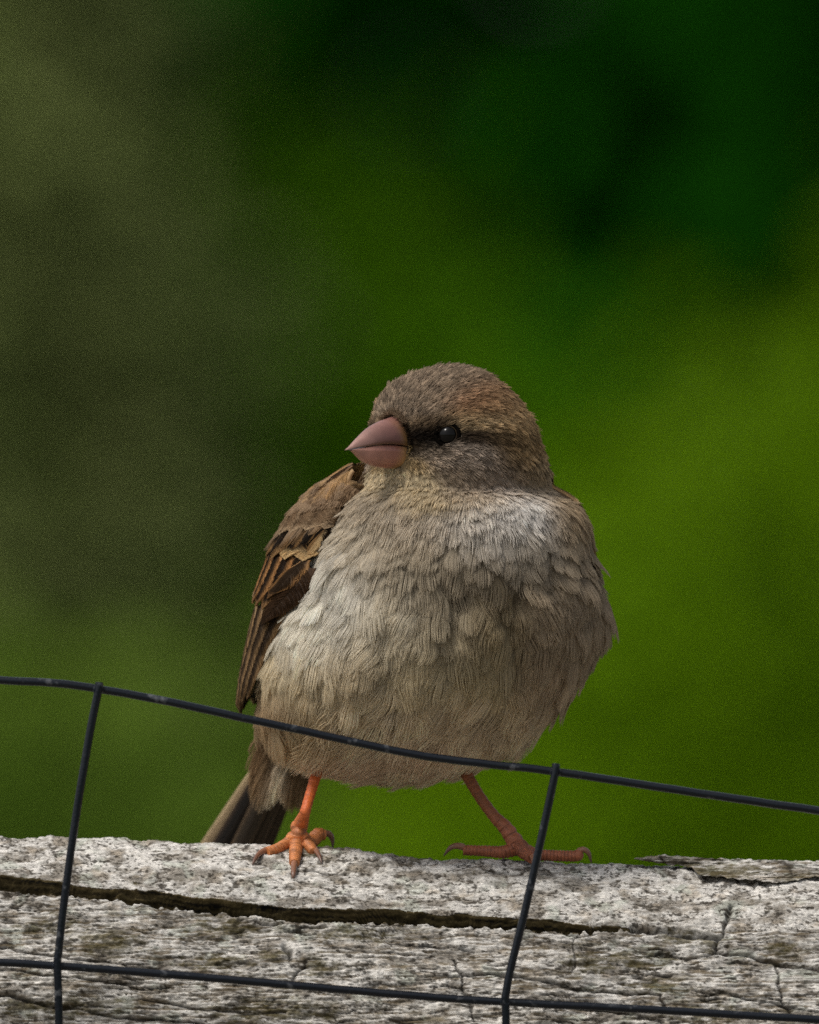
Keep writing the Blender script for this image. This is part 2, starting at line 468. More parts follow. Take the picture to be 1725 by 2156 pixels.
GT = ([-1500, -600, 0, 145, 300, 450, 600, 750, 862, 1012, 1162, 1287, 1345, 1352], [1800, 1825, 1848, 1861, 1876, 1892, 1911, 1918, 1919, 1931, 1941, 1952, 1957, 1958])
GB = ([-1500, -600, 0, 145, 300, 450, 600, 750, 862, 1012, 1162, 1287, 1345, 1352], [1832, 1852, 1877, 1890, 1908, 1925, 1943, 1948, 1946, 1956, 1963, 1963, 1959, 1958])
CRACKS = [  # polyline rows, half width, depth
    ([(1335, 1956), (1377, 1957), (1440, 1962), (1512, 1972)], 6, 22), ([(1545, 1905), (1532, 1935), (1517, 1975), (1507, 2005)], 4, 12),
    ([(1507, 2005), (1560, 2012), (1612, 2025), (1725, 2040), (1900, 2055)], 4, 12), ([(1637, 2035), (1640, 2070), (1652, 2115), (1665, 2150)], 3, 8),
    ([(952, 2020), (967, 2045), (982, 2055), (1077, 2055), (1212, 2080), (1312, 2090), (1397, 2097), (1400, 2125)], 3, 9),
    ([(982, 2055), (975, 2077), (995, 2095), (996, 2150)], 3, 8), ([(1512, 2090), (1560, 2098), (1602, 2110), (1720, 2130)], 3, 8),
    ([(-300, 1960), (15, 1995), (115, 2015), (250, 2030), (370, 2047), (500, 2065), (600, 2075)], 3, 9),
    ([(-300, 2060), (0, 2095), (100, 2115), (250, 2140), (400, 2152), (640, 2175)], 4, 11), ([(650, 2022), (632, 2045), (615, 2068)], 3, 8),
    ([(600, 1995), (612, 2005), (614, 2016)], 6, 14), ([(1205, 1975), (1215, 2010), (1208, 2045)], 2, 4), ([(880, 1985), (930, 1995), (1000, 2003)], 2.5, 6),
    ([(1435, 1826), (1445, 1828), (1500, 1830)], 3, 6), ([(700, 1995), (760, 2003), (860, 2008)], 2, 5), ([(1390, 2010), (1470, 2018), (1500, 2010)], 3, 7),
    ([(-200, 2015), (60, 2050), (300, 2078)], 2.5, 7), ([(1000, 1828), (1060, 1842), (1100, 1846)], 3, 5), ([(640, 1835), (700, 1838), (740, 1836)], 2.5, 5),
    ([(1100, 2110), (1250, 2125), (1400, 2150)], 3, 8), ([(300, 2105), (450, 2128), (600, 2135)], 3, 8)]
MOSS = [(455, 2025, 70, 22), (575, 2012, 45, 16), (675, 2035, 50, 28), (750, 1965, 120, 16), (590, 2130, 160, 28), (1240, 2030, 60, 30), (1330, 2020, 90, 26),
        (1432, 1975, 60, 22), (1500, 1990, 30, 24), (1650, 1995, 50, 18), (230, 1985, 90, 26), (90, 1950, 80, 18), (480, 1955, 90, 18), (120, 2120, 160, 24), (1380, 2080, 80, 16),
        (1500, 2135, 140, 20), (640, 1795, 50, 18), (885, 1800, 40, 16)]
def seg_dist(x, y, poly):
    d = np.full(x.shape, 1e9)
    for (x0, y0), (x1, y1) in zip(poly[:-1], poly[1:]):
        dx, dy = x1 - x0, y1 - y0
        t = np.clip(((x - x0) * dx + (y - y0) * dy) / (dx * dx + dy * dy), 0, 1)
        d = np.minimum(d, np.hypot(x - x0 - t * dx, y - y0 - t * dy))
    return d

def wood_surface(x, row, fade=1.0):
    """height (px, outward) and colour of the weathered surface at photo x, row"""
    wx = x + 9 * fbm(x / 60, row / 40, 1, 3); wr = row + 5 * fbm(x / 70, row / 30, 2, 3)
    upper = 1 - smooth(-4, 4, row - np.interp(x, GT[0], GT[1]))
    crust = (fbm(wx / 46, wr / 17, 3, 5, 0.68) * upper + fbm(wx / 95, wr / 15, 36, 5, 0.66) * (1 - upper)) * 0.8
    crust2 = fbm(x / 70, row / 30, 13, 4, 0.6)
    fine = fbm(x / 11, row / 6.5, 33, 3, 0.6)
    fib = fbm(wx / 130, row / 5.0, 4, 4, 0.6)
    rid = 1 - np.abs(fbm(wx / 55, wr / 16, 5, 4, 0.6)) * 2
    h = 7 * fbm(x / 260, row / 70, 6, 3) + 3.2 * crust2 + (3.2 - 0.6 * upper) * crust + (0.5 + 0.4 * upper) * fine + (2.6 - 1.2 * upper) * fib - 2.2 * np.clip(rid - 0.45, 0, 1) * (1.4 - 0.8 * upper)
    lump = np.clip(fbm(x / 34, row / 17, 9, 4, 0.6) - 0.22, 0, 1)
    h = h + 4.0 * lump * (0.3 + 0.7 * (1 - upper))
    # main split with its overhanging upper lip
    T = np.interp(x, GT[0], GT[1]) + 4.0 * fbm(x / 90, x * 0 + 3.3, 15, 4)
    B = np.interp(x, GB[0], GB[1]) + 6.5 * fbm(x / 24, x * 0 + 9.1, 16, 4)
    band = np.clip(B - T, 0.01, None)
    live = smooth(0, 6, np.interp(x, GB[0], GB[1]) - np.interp(x, GT[0], GT[1])) * (x < 1352)
    g = np.clip((row - T) / np.minimum(12, band * .5), 0, 1) * (1 - smooth(0.55, 1.0, (row - T) / band))
    g0 = ((row > T - 1.0) & (row < T + band * 0.97)) * 1.0
    h = h - g * live * band * 1.38
    lip = np.exp(-((row - B - 9) / 9.0) ** 2) * live
    h = h + lip * (4.5 * np.clip(fbm(x / 20, row / 14, 17, 2) + .35, 0, 1.5))
    # splits and checks
    ck = np.zeros_like(x)
    for poly, w, dp in CRACKS:
        m_ = (x > min(q[0] for q in poly) - 60) & (x < max(q[0] for q in poly) + 60)
        if not m_.any(): continue
        d = seg_dist(wx[m_], wr[m_], poly)
        c = np.exp(-(d / w) ** 2)
        h[m_] -= dp * c; ck[m_] = np.maximum(ck[m_], c)
    # thin drying checks along the grain
    chk = smooth(0.88, 0.97, 1 - np.abs(fbm(wx / 300, wr / 13, 19, 3))) * smooth(0.0, 0.35, fbm(x / 160, row / 60, 20, 2)) * (1 - 0.75 * upper)
    h = h - 6.0 * chk
    # colours
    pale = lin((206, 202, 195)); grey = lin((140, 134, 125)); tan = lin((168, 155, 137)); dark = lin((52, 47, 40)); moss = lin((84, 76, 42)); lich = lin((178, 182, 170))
    a = smooth(-0.5, 0.35, fbm(x / 90, row / 30, 23, 5, 0.65) + 0.45 * crust + 0.1)[..., None]
    c = grey * (1 - a) + pale * a
    k = (smooth(0.2, 0.8, fbm(x / 55, row / 22, 24, 4)) * 0.55)[..., None]
    c = c * (1 - k) + tan * k
    k = (smooth(0.3, 0.75, fbm(x / 75, row / 45, 28, 3)) * 0.6)[..., None]
    c = c * (1 - k) + lich * k
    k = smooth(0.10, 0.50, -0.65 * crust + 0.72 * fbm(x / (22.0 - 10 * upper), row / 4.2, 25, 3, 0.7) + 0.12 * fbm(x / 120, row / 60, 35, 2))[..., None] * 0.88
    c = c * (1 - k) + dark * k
    k = (smooth(0.15, 0.6, fbm(wx / 320, row / 3.6, 37, 4, 0.65)) * (0.5 - 0.25 * upper))[..., None]
    c = c * (1 - k) + lin((112, 104, 92)) * k
    k = smooth(0.2, 0.75, -fib + .5 * fbm(x / 70, row / 30, 26, 2))[..., None] * (0.72 * (1 - upper) + 0.12)[..., None]
    c = c * (1 - k) + lin((104, 92, 72)) * k
    mk = np.zeros_like(x)
    for mx_, my_, rx_, ry_ in MOSS:
        mk = np.maximum(mk, np.exp(-((x - mx_) / rx_) ** 2 - ((row - my_) / ry_) ** 2))
    mk = smooth(0.35, 0.95, mk + 0.6 * fbm(x / 34, row / 9, 27, 5, 0.65)) * 0.75
    mk = np.maximum(mk, 0.5 * smooth(0.45, 0.85, fbm(x / 160, row / 30, 29, 4)) * (1 - upper))
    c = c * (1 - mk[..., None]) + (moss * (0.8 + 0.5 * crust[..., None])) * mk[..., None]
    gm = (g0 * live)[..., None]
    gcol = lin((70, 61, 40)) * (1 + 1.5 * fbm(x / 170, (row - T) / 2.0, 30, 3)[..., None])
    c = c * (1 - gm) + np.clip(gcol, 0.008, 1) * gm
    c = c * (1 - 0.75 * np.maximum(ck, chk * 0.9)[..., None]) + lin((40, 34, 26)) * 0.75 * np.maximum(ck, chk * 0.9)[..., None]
    return h * fade, np.clip(c, 0.005, 0.8)

def rail_mesh():
    xs = np.concatenate([np.linspace(-3900, -60, 130), np.linspace(-58, 1783, 1010), np.linspace(1786, 5200, 120)])
    ph = np.radians(np.concatenate([np.linspace(-180, -14, 40), np.linspace(-13, 74, 410), np.linspace(75, 178, 36)]))
    X, PH = np.meshgrid(xs, ph, indexing='ij')
    R0 = ridge(X)
    row = R0 + RZ * (1 - np.cos(PH)); dep = -RY * np.sin(PH)
    n = np.stack([np.zeros_like(X), -np.sin(PH) / RY, np.cos(PH) / RZ], -1); n /= np.linalg.norm(n, axis=-1)[..., None]
    # behind the ridge the pattern continues on unrolled rows
    prow = np.where(PH < 0, R0 - RZ * (1 - np.cos(PH)), row)
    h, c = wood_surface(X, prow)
    q = np.stack([X, dep, -row], -1) + n * h[..., None]
    me = mesh_np("weathered_rail", W(q).reshape(-1, 3), grid_faces(len(xs), len(ph), True))
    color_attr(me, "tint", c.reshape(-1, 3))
    return me
rail = obj("rail", None, loc=W(px(862, 1815, 0)), label="weathered grey lichen-crusted wooden rail the sparrow stands on", category="rail")
obj("log", rail_mesh(), M_wood, rail)

def splinter():
    # a lifted sliver of wood along the ridge, free at its left tip
    U = np.linspace(0, 1, 240); V = np.linspace(0, 1, 44)
    u, v_ = np.meshgrid(U, V, indexing='ij')
    x = 1336 + u * 460
    top = np.interp(x, [1336, 1365, 1402, 1460, 1512, 1600, 1660, 1800], [1808, 1803, 1800, 1805, 1808, 1810, 1812, 1816])
    bot = np.interp(x, [1336, 1380, 1457, 1470, 1520, 1600, 1648, 1690, 1800], [1809, 1817, 1826, 1842, 1848, 1855, 1860, 1850, 1838])
    top = top + 2.6 * fbm(x / 18, x * 0 + 2, 41, 3); bot = bot + 3.0 * fbm(x / 18, x * 0 + 7, 42, 3)
    row = top + (bot - top) * v_
    lift = np.interp(x, [1336, 1457, 1560, 1650, 1800], [16, 13, 10, 5, -14])
    dep0 = rail_dep(x, np.maximum(row + 6, ridge(x) + 1))
    dep = np.minimum(dep0, -40) * 1.0 - lift
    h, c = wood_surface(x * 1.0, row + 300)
    dep = dep - 0.9 * np.clip(h, -6, 6) - 9 * np.sin(np.pi * v_) ** 0.7
    front = np.stack([x, dep, -row], -1)
    back = np.stack([x, dep * 0 + np.minimum(dep0, -30) + 12, -(row * 0 + top + (bot - top) * (0.12 + .8 * v_))], -1)
    q = np.concatenate([front, back[:, ::-1]], 1)
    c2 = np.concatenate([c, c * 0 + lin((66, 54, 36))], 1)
    me = mesh_np("splinter", W(q).reshape(-1, 3), grid_faces(240, 88, True)[:, ::-1])
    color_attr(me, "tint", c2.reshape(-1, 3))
    return me
obj("splinter", splinter(), M_wood, rail, label="thin lifted sliver of wood with a free pointed tip")

# ------------------------------------------------------------------ wire mesh fence
WIRE_R = 8.5
fence = obj("wire_fence", None, loc=W(px(862, 2090, -440)), label="black coated welded wire mesh in front of the wooden rail", category="wire fence")
def wire(name, path, r=WIRE_R, n=160):
    c = catmull(path, n); c[:, 2] += 0.7 * noise2(c[:, 0] / 60, c[:, 2] / 60, 61); c[:, 1] += 0.9 * noise2(c[:, 0] / 80, c[:, 2] / 80, 62)
    v, f = tube(c, [r] * n, seg=14, n=n)
    obj(name, mesh_np(name, W(v), f), M_wire, fence)
HD = -432
wire("horizontal_wire", [px(-2400, 1250, HD + 20), px(-1200, 1330, HD + 14), px(-400, 1405, HD + 6), px(0, 1432, HD), px(110, 1438, HD), px(208, 1451, HD), px(350, 1477, HD), px(560, 1522, HD), px(860, 1586, HD),
                         px(1010, 1607, HD), px(1172, 1625, HD), px(1450, 1667, HD), px(1725, 1707, HD), px(2200, 1770, HD), px(3200, 1880, HD)], n=260)
wire("horizontal_wire", [px(-2400, 1900, HD), px(-1200, 1965, HD), px(-400, 2012, HD), px(0, 2027, HD), px(120, 2034, HD), px(380, 2054, HD), px(862, 2096, HD), px(1065, 2110, HD), px(1400, 2128, HD), px(1725, 2147, HD), px(2400, 2185, HD), px(3200, 2230, HD)], n=260)
for dz in (1, 2):
    wire("horizontal_wire", [px(-2400, 1900 + dz * 590, HD), px(-400, 2012 + dz * 590, HD), px(862, 2096 + dz * 590, HD), px(1725, 2147 + dz * 590, HD), px(3200, 2230 + dz * 590, HD)], n=120)
VD = HD - 14.5
joints = []
for dx, dy in ((-1926, -165), (-963, -105), (0, 0), (963, 175), (1926, 300)):
    if dx == 963:
        pth = [px(1171, 1607, VD + 2), px(1169, 1628, VD), px(1150, 1720, VD), px(1110, 1900, VD), px(1078, 2030, VD), px(1066, 2090, VD), px(1064, 2112, VD), px(1066, 2180, VD), px(1070, 2700, VD), px(1075, 3310, VD)]
    else:
        pth = [np.array([x + dx, VD + (2 if i == 0 else 0), -(y + dy)]) for i, (x, y) in enumerate(((209, 1436), (207, 1455), (190, 1540), (160, 1720), (135, 1900), (124, 2000), (121, 2034), (124, 2156), (126, 2620), (128, 3230)))]
    wire("vertical_wire", pth, n=170)
for x, y in ((207, 1452), (121, 2034), (1170, 1626), (1065, 2111)):
    # coating pooled where the wires are welded
    th = np.linspace(0, 2 * np.pi, 20, endpoint=False); la = np.linspace(-np.pi / 2, np.pi / 2, 12)
    A, B = np.meshgrid(la, th, indexing='ij')
    q = np.stack([x + 13.5 * np.cos(A) * np.cos(B), HD - 6 + 10 * np.cos(A) * np.sin(B), -y + 9.8 * np.sin(A)], -1)
    q[..., 0] += 1.4 * noise2(A * 2, B * 2 + x, 66)
    obj("weld", mesh_np("weld", W(q).reshape(-1, 3), grid_faces(12, 20, True)), M_wire, fence)

# ------------------------------------------------------------------ SPARROW
bird = obj("sparrow", None, loc=W(px(862, 1800, -60)), label="plump grey brown sparrow with stout pink bill, standing on the weathered rail", category="bird")
IN = 12.0     # plumage thickness kept inside the outline
ROWS = np.array([
    # row, xL, xR, front, back
    (768, 944, 964, -70, -50), (776, 904, 1004, -112, -8), (787, 862, 1034, -145, 25), (805, 823, 1062, -178, 55), (832, 794, 1092, -208, 85), (862, 779, 1116, -230, 112),
    (900, 770, 1138, -246, 135), (940, 772, 1150, -252, 150), (975, 766, 1162, -250, 166), (1005, 757, 1168, -246, 180), (1028, 744, 1168, -244, 195),
    (1045, 728, 1184, -264, 212), (1062, 716, 1214, -284, 226), (1082, 703, 1236, -298, 240), (1115, 682, 1250, -310, 260), (1160, 655, 1260, -325, 290), (1210, 630, 1272, -342, 315), (1260, 606, 1284, -350, 335),
    (1310, 584, 1288, -352, 352), (1360, 564, 1274, -346, 364), (1410, 548, 1246, -332, 372), (1460, 537, 1208, -310, 378), (1510, 537, 1164, -276, 378),
    (1555, 552, 1116, -232, 368), (1595, 585, 1070, -178, 330), (1625, 640, 1000, -110, 260), (1645, 715, 930, -40, 170), (1654, 800, 850, 30, 90)], float)
ROWS[:, 0] = np.where(ROWS[:, 0] > 1500, 1500 + (ROWS[:, 0] - 1500) * 0.905, ROWS[:, 0])
def slice_at(row):
    xl = pchip(ROWS[:, 0], ROWS[:, 1], row) ; xr = pchip(ROWS[:, 0], ROWS[:, 2], row)
    yf = pchip(ROWS[:, 0], ROWS[:, 3], row); yb = pchip(ROWS[:, 0], ROWS[:, 4], row)
    inn = np.minimum(IN, (xr - xl) * 0.4)
    return xl + inn, xr - inn, yf + inn, yb - inn
def body_verts(rows, th):
    R_, T_ = np.meshgrid(rows, th, indexing='ij')
    xl, xr, yf, yb = slice_at(R_)
    cx, hx = (xl + xr) / 2, (xr - xl) / 2; cy, hy = (yf + yb) / 2, (yb - yf) / 2
    cs, sn = np.cos(T_), np.sin(T_)
    e = 0.94
    x = cx + hx * np.sign(cs) * np.abs(cs) ** e; y = cy + hy * np.sign(sn) * np.abs(sn) ** e
    # uneven tufts on the belly and chest
    lum = smooth(1060, 1250, R_) * 11 * fbm((x + 0.7 * R_) / 120, (R_ - 0.9 * x) / 150, 71, 3) + smooth(1000, 1100, R_) * 4 * fbm(x / 45, (R_ + y) / 45, 72, 2)
    d = np.stack([cs, sn, np.zeros_like(cs)], -1)
    q = np.stack([x, y, -R_], -1) + d * lum[..., None]
    # flat of the face between bill and near eye, brow above the eye
    return q
t = np.linspace(0, 1, 130)
brow = 769 + (ROWS[-1, 0] - 0.5 - 769) * (0.5 - 0.5 * np.cos(np.pi * (0.02 + 0.97 * t)))
bth = np.linspace(0, 2 * np.pi, 140, endpoint=False)
bq = body_verts(brow, bth)
# head relief: lores hollow, brow ridge, cheek
def dent(c, r, amt):
    global bq
    d2 = ((bq - np.array(c)) ** 2).sum(-1)
    nrm = bq - np.array([965, -60, -940.0]); nrm /= np.linalg.norm(nrm, axis=-1)[..., None]
    bq = bq + nrm * (amt * np.exp(-d2 / (r * r)))[..., None]
def swell(c, r, amt):
    global bq
    d2 = (((bq - np.array(c)) / np.array(r)) ** 2).sum(-1)
    nrm = bq - np.array([930, 20, -1230.0]); nrm /= np.linalg.norm(nrm, axis=-1)[..., None]
    bq = bq + nrm * (amt * np.exp(-d2))[..., None]
swell((1030, -320, -1150), (170, 150, 70), 15); swell((1010, -345, -1285), (120, 150, 55), -20); swell((1060, -330, -1420), (40, 150, 110), -12); swell((900, -340, -1400), (70, 150, 90), 8)
dent((900, -235, -930), 40, -12); dent((925, -235, -878), 36, 7); dent((1000, -240, -985), 60, 7); dent((1060, -190, -925), 40, -4)
bv = np.vstack([bq.reshape(-1, 3), [[bq[0, :, 0].mean(), bq[0, :, 1].mean(), -767.5]], [[bq[-1, :, 0].mean(), bq[-1, :, 1].mean(), -ROWS[-1, 0] - 1]]])
NV = len(bth); nb = len(brow)
bf = grid_faces(nb, NV, True)
capt = np.array([[nb * NV, (j + 1) % NV, j, j] for j in range(NV)])
capb = np.array([[nb * NV + 1, (nb - 1) * NV + j, (nb - 1) * NV + (j + 1) % NV, (nb - 1) * NV + (j + 1) % NV] for j in range(NV)])
tris = np.concatenate([bf[:, [0, 1, 2]], bf[:, [0, 2, 3]], capt[:, :3], capb[:, :3]])
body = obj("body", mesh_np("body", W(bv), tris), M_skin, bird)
BV = BVHTree.FromPolygons(bv.tolist(), tris.tolist())
BC = np.array([930, 10, -1250.0])
def near(p):
    loc, n, _, _ = BV.find_nearest(Vector(p))
    n = np.array(n); loc = np.array(loc)
    c = np.array([965, -50, -950.0]) if loc[2] > -1010 else BC
    return loc, (n if n.dot(loc - c) > 0 else -n)

# ---- head frame
HC = np.array([965, -60, -930.0])
YAW = math.radians(48)
FW = np.array([-math.sin(YAW), -math.cos(YAW), 0]); LT = np.array([math.cos(YAW), -math.sin(YAW), 0])
BILLB = HC + FW * 178 + np.array([0, 0, -8])
def ray_front(x, row):
    loc, n, i, d = BV.ray_cast(Vector((x, -900, -row)), Vector((0, 1, 0)))
    return np.array(loc)
E1 = ray_front(944, 916); E1c = E1 + np.array([0, 14, 0])
v1 = E1c - HC
E2c = HC + FW * v1.dot(FW) - LT * v1.dot(LT) + np.array([0, 0, v1[2]])
ER = 23.0

# ---- plumage colour zones: photo x, row, radii, colour
ZN = [
    (930, 815, 90, 35, (134, 117, 98)), (850, 840, 60, 40, (134, 118, 100)), (1010, 842, 45, 28, (142, 106, 76)), (1060, 860, 45, 40, (136, 110, 80)), (1090, 905, 35, 40, (156, 132, 98)),
    (1000, 880, 45, 18, (138, 118, 88)), (885, 890, 35, 14, (120, 100, 76)), (905, 916, 28, 17, (26, 21, 17), 5), (884, 936, 18, 20, (52, 42, 30), 2), (885, 912, 18, 11, (28, 22, 18), 4), (940, 886, 30, 9, (70, 56, 42), 1.5), (925, 945, 24, 8, (66, 56, 44), 1.5),
    (995, 918, 32, 9, (40, 31, 22), 3), (1045, 927, 44, 10, (54, 41, 26), 2.5), (1035, 890, 46, 11, (172, 150, 116), 1.6), (1085, 940, 30, 12, (76, 58, 38), 1.5), (1085, 955, 26, 40, (112, 90, 60)), (1120, 950, 30, 60, (138, 115, 82)), (1145, 1010, 26, 30, (140, 122, 96)),
    (1000, 965, 60, 28, (150, 136, 122)), (930, 965, 35, 20, (146, 130, 112)), (880, 985, 25, 14, (142, 120, 84)), (1040, 1010, 60, 30, (150, 134, 118)), (980, 1010, 40, 20, (136, 120, 100)),
    (800, 1020, 45, 26, (184, 168, 138)), (870, 1030, 45, 28, (176, 160, 130)), (900, 1075, 60, 16, (174, 156, 122)), (780, 1075, 45, 28, (160, 146, 126)), (1000, 1060, 60, 18, (168, 150, 124)),
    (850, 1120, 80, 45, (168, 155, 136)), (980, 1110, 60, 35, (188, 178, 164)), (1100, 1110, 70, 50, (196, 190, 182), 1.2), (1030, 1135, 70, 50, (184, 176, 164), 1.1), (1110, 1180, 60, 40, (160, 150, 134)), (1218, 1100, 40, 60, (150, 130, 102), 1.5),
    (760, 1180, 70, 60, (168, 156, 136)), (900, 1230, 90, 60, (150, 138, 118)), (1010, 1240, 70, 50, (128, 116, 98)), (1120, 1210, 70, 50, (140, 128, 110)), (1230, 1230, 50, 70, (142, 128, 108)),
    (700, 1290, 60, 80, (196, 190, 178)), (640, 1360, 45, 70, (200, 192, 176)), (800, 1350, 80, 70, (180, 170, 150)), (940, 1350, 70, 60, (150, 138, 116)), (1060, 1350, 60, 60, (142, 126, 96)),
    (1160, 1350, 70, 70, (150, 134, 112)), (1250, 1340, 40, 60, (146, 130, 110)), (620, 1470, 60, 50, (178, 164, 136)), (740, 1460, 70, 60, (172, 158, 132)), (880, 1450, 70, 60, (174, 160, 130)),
    (1030, 1440, 70, 60, (162, 148, 118)), (1150, 1450, 60, 60, (154, 136, 114)), (570, 1530, 45, 40, (140, 118, 90)), (650, 1560, 50, 40, (160, 142, 112)), (780, 1560, 90, 50, (182, 168, 144)), (950, 1560, 100, 50, (180, 164, 140)),
    (850, 1640, 120, 40, (184, 164, 142))]
ZW = np.array([z[5] if len(z) > 5 else 1.0 for z in ZN])
ZP = np.array([z[:4] for z in ZN], float); ZCOL = np.array([lin(z[4]) for z in ZN])
def plume_color(q):
    sh = q.shape[:-1]; p = q.reshape(-1, 3)
    out = np.zeros((len(p), 3))
    for s in range(0, len(p), 60000):
        b = p[s:s + 60000]
        x = b[:, 0]; r = -b[:, 2]
        # the face is symmetric: points on the hidden side take the colour of their mirror point
        rel = b - HC; lat = rel @ LT; fwd = rel @ FW
        mir = (r < 1000) & (lat < 0)
        xm = np.where(mir, HC[0] + fwd * FW[0] - lat * LT[0], x)
        d = ((xm[:, None] - ZP[None, :, 0]) / ZP[None, :, 2]) ** 2 + ((r[:, None] - ZP[None, :, 1]) / ZP[None, :, 3]) ** 2
        w = ZW * np.exp(-0.9 * d) + 1e-6 / (1 + d) ** 2
        c = (w @ ZCOL) / w.sum(1)[:, None]
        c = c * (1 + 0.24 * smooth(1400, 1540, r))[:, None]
        backk = (smooth(110, 230, b[:, 1] - 60 * (r > 1000)))[:, None]
        stripe = (0.75 + 0.45 * noise2(x / 22, r / 90, 91))[:, None]
        c = c * (1 - backk) + lin((120, 92, 62)) * stripe * backk
        out[s:s + 60000] = c
    return out.reshape(*sh, 3)

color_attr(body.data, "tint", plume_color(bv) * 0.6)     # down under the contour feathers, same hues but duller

def flow(p, n, row):
    dh = p - BILLB; dist = np.linalg.norm(dh); dh = dh / (dist + 1e-6)
    dh = dh + np.array([0, 0.1, -0.9]) * smooth(170, 330, dist) + np.array([0, 0, -0.25]) * smooth(900, 960, row)
    db = (p - np.array([962, -60, -1000.0 + 60 * float(1 - smooth(1040, 1120, row))])) * np.array([1, 0.9, 1]); db /= np.linalg.norm(db)
    db = db + np.array([-0.25, 0.35, -0.35]) * smooth(50, 250, p[1])
    k = smooth(960, 1050, row)
    d = dh * (1 - k) + db * k
    a = 0.30 * noise2(p[0] / 110, p[2] / 110, 81) + 0.16 * noise2(p[0] / 40, p[2] / 40, 82)
    b = np.cross(n, d)
    d = d + b * a
    d = d - n * d.dot(n)
    return d / (np.linalg.norm(d) + 1e-9)

def sample_surface(ncand):
    a, b, c = bv[tris[:, 0]], bv[tris[:, 1]], bv[tris[:, 2]]
    ar = np.linalg.norm(np.cross(b - a, c - a), axis=1) / 2
    i = rng.choice(len(tris), ncand, p=ar / ar.sum())
    u, v = rng.random((2, ncand)); m_ = u + v > 1; u[m_] = 1 - u[m_]; v[m_] = 1 - v[m_]
    return a[i] + (b - a)[i] * u[:, None] + (c - a)[i] * v[:, None]

def spacing(p):
    row = -p[2]
    base = 5.6 + 4.4 * float(smooth(985, 1050, row)) + 8.6 * float(smooth(1050, 1190, row)) + 1.5 * float(smooth(1300, 1500, row))
    if row < 1010:
        db = np.linalg.norm(p - BILLB); base -= 1.0 * (1 - float(smooth(60, 130, db)))
    if p[1] > 200: base *= 1.5
    return base

cand = sample_surface(120000)
cell = 26.0; gridd = {}; keep = []
for p_ in cand:
    sp = spacing(p_); k = tuple((p_ // cell).astype(int)); ok = True
    for dx in (-1, 0, 1):
        for dy in (-1, 0, 1):
            for dz in (-1, 0, 1):
                for o in gridd.get((k[0] + dx, k[1] + dy, k[2] + dz), ()):
                    if (o[0] - p_[0]) ** 2 + (o[1] - p_[1]) ** 2 + (o[2] - p_[2]) ** 2 < sp * sp:
                        ok = False; break
                if not ok: break
            if not ok: break
        if not ok: break
    if ok:
        gridd.setdefault(k, []).append(p_); keep.append(p_)
pts = np.array(keep)

NR = 5
feat = []   # rachis points, normals, L, W, class
for p_ in pts:
    row = -p_[2]
    db = np.linalg.norm(p_ - BILLB)
    rl = p_ - HC
    if row < 1010 and rl @ FW > 120 and abs(rl @ LT) < 33 and -50 < rl[2] < 44: continue
    if min(np.linalg.norm(p_ - E1c), np.linalg.norm(p_ - E2c)) < ER + 2: continue
    kb = float(smooth(985, 1080, row)); kc = float(smooth(1060, 1230, row)); ke = float(smooth(1350, 1560, row))
    L = 25 + 24 * kb + 44 * kc + 26 * ke
    Wd = 15 + 12 * kb + 28 * kc + 6 * ke
    if row < 1010: L *= 0.55 + 0.45 * float(smooth(45, 130, db)); Wd *= 0.7 + 0.3 * float(smooth(45, 130, db))
    L *= rng.uniform(0.8, 1.25); Wd *= rng.uniform(0.75, 1.25)
    loc, n = near(p_)
    R_ = [loc]; N_ = [n]; turn = rng.normal() * 0.13
    for s in range(NR - 1):
        d = flow(loc, n, -loc[2]); d = d + np.cross(n, d) * turn
        loc, n2 = near(loc + d * (L / (NR - 1))); n = n * 0.4 + n2 * 0.6; n /= np.linalg.norm(n)
        R_.append(loc); N_.append(n)
    feat.append((np.array(R_), np.array(N_), L, Wd, kb, kc, ke))

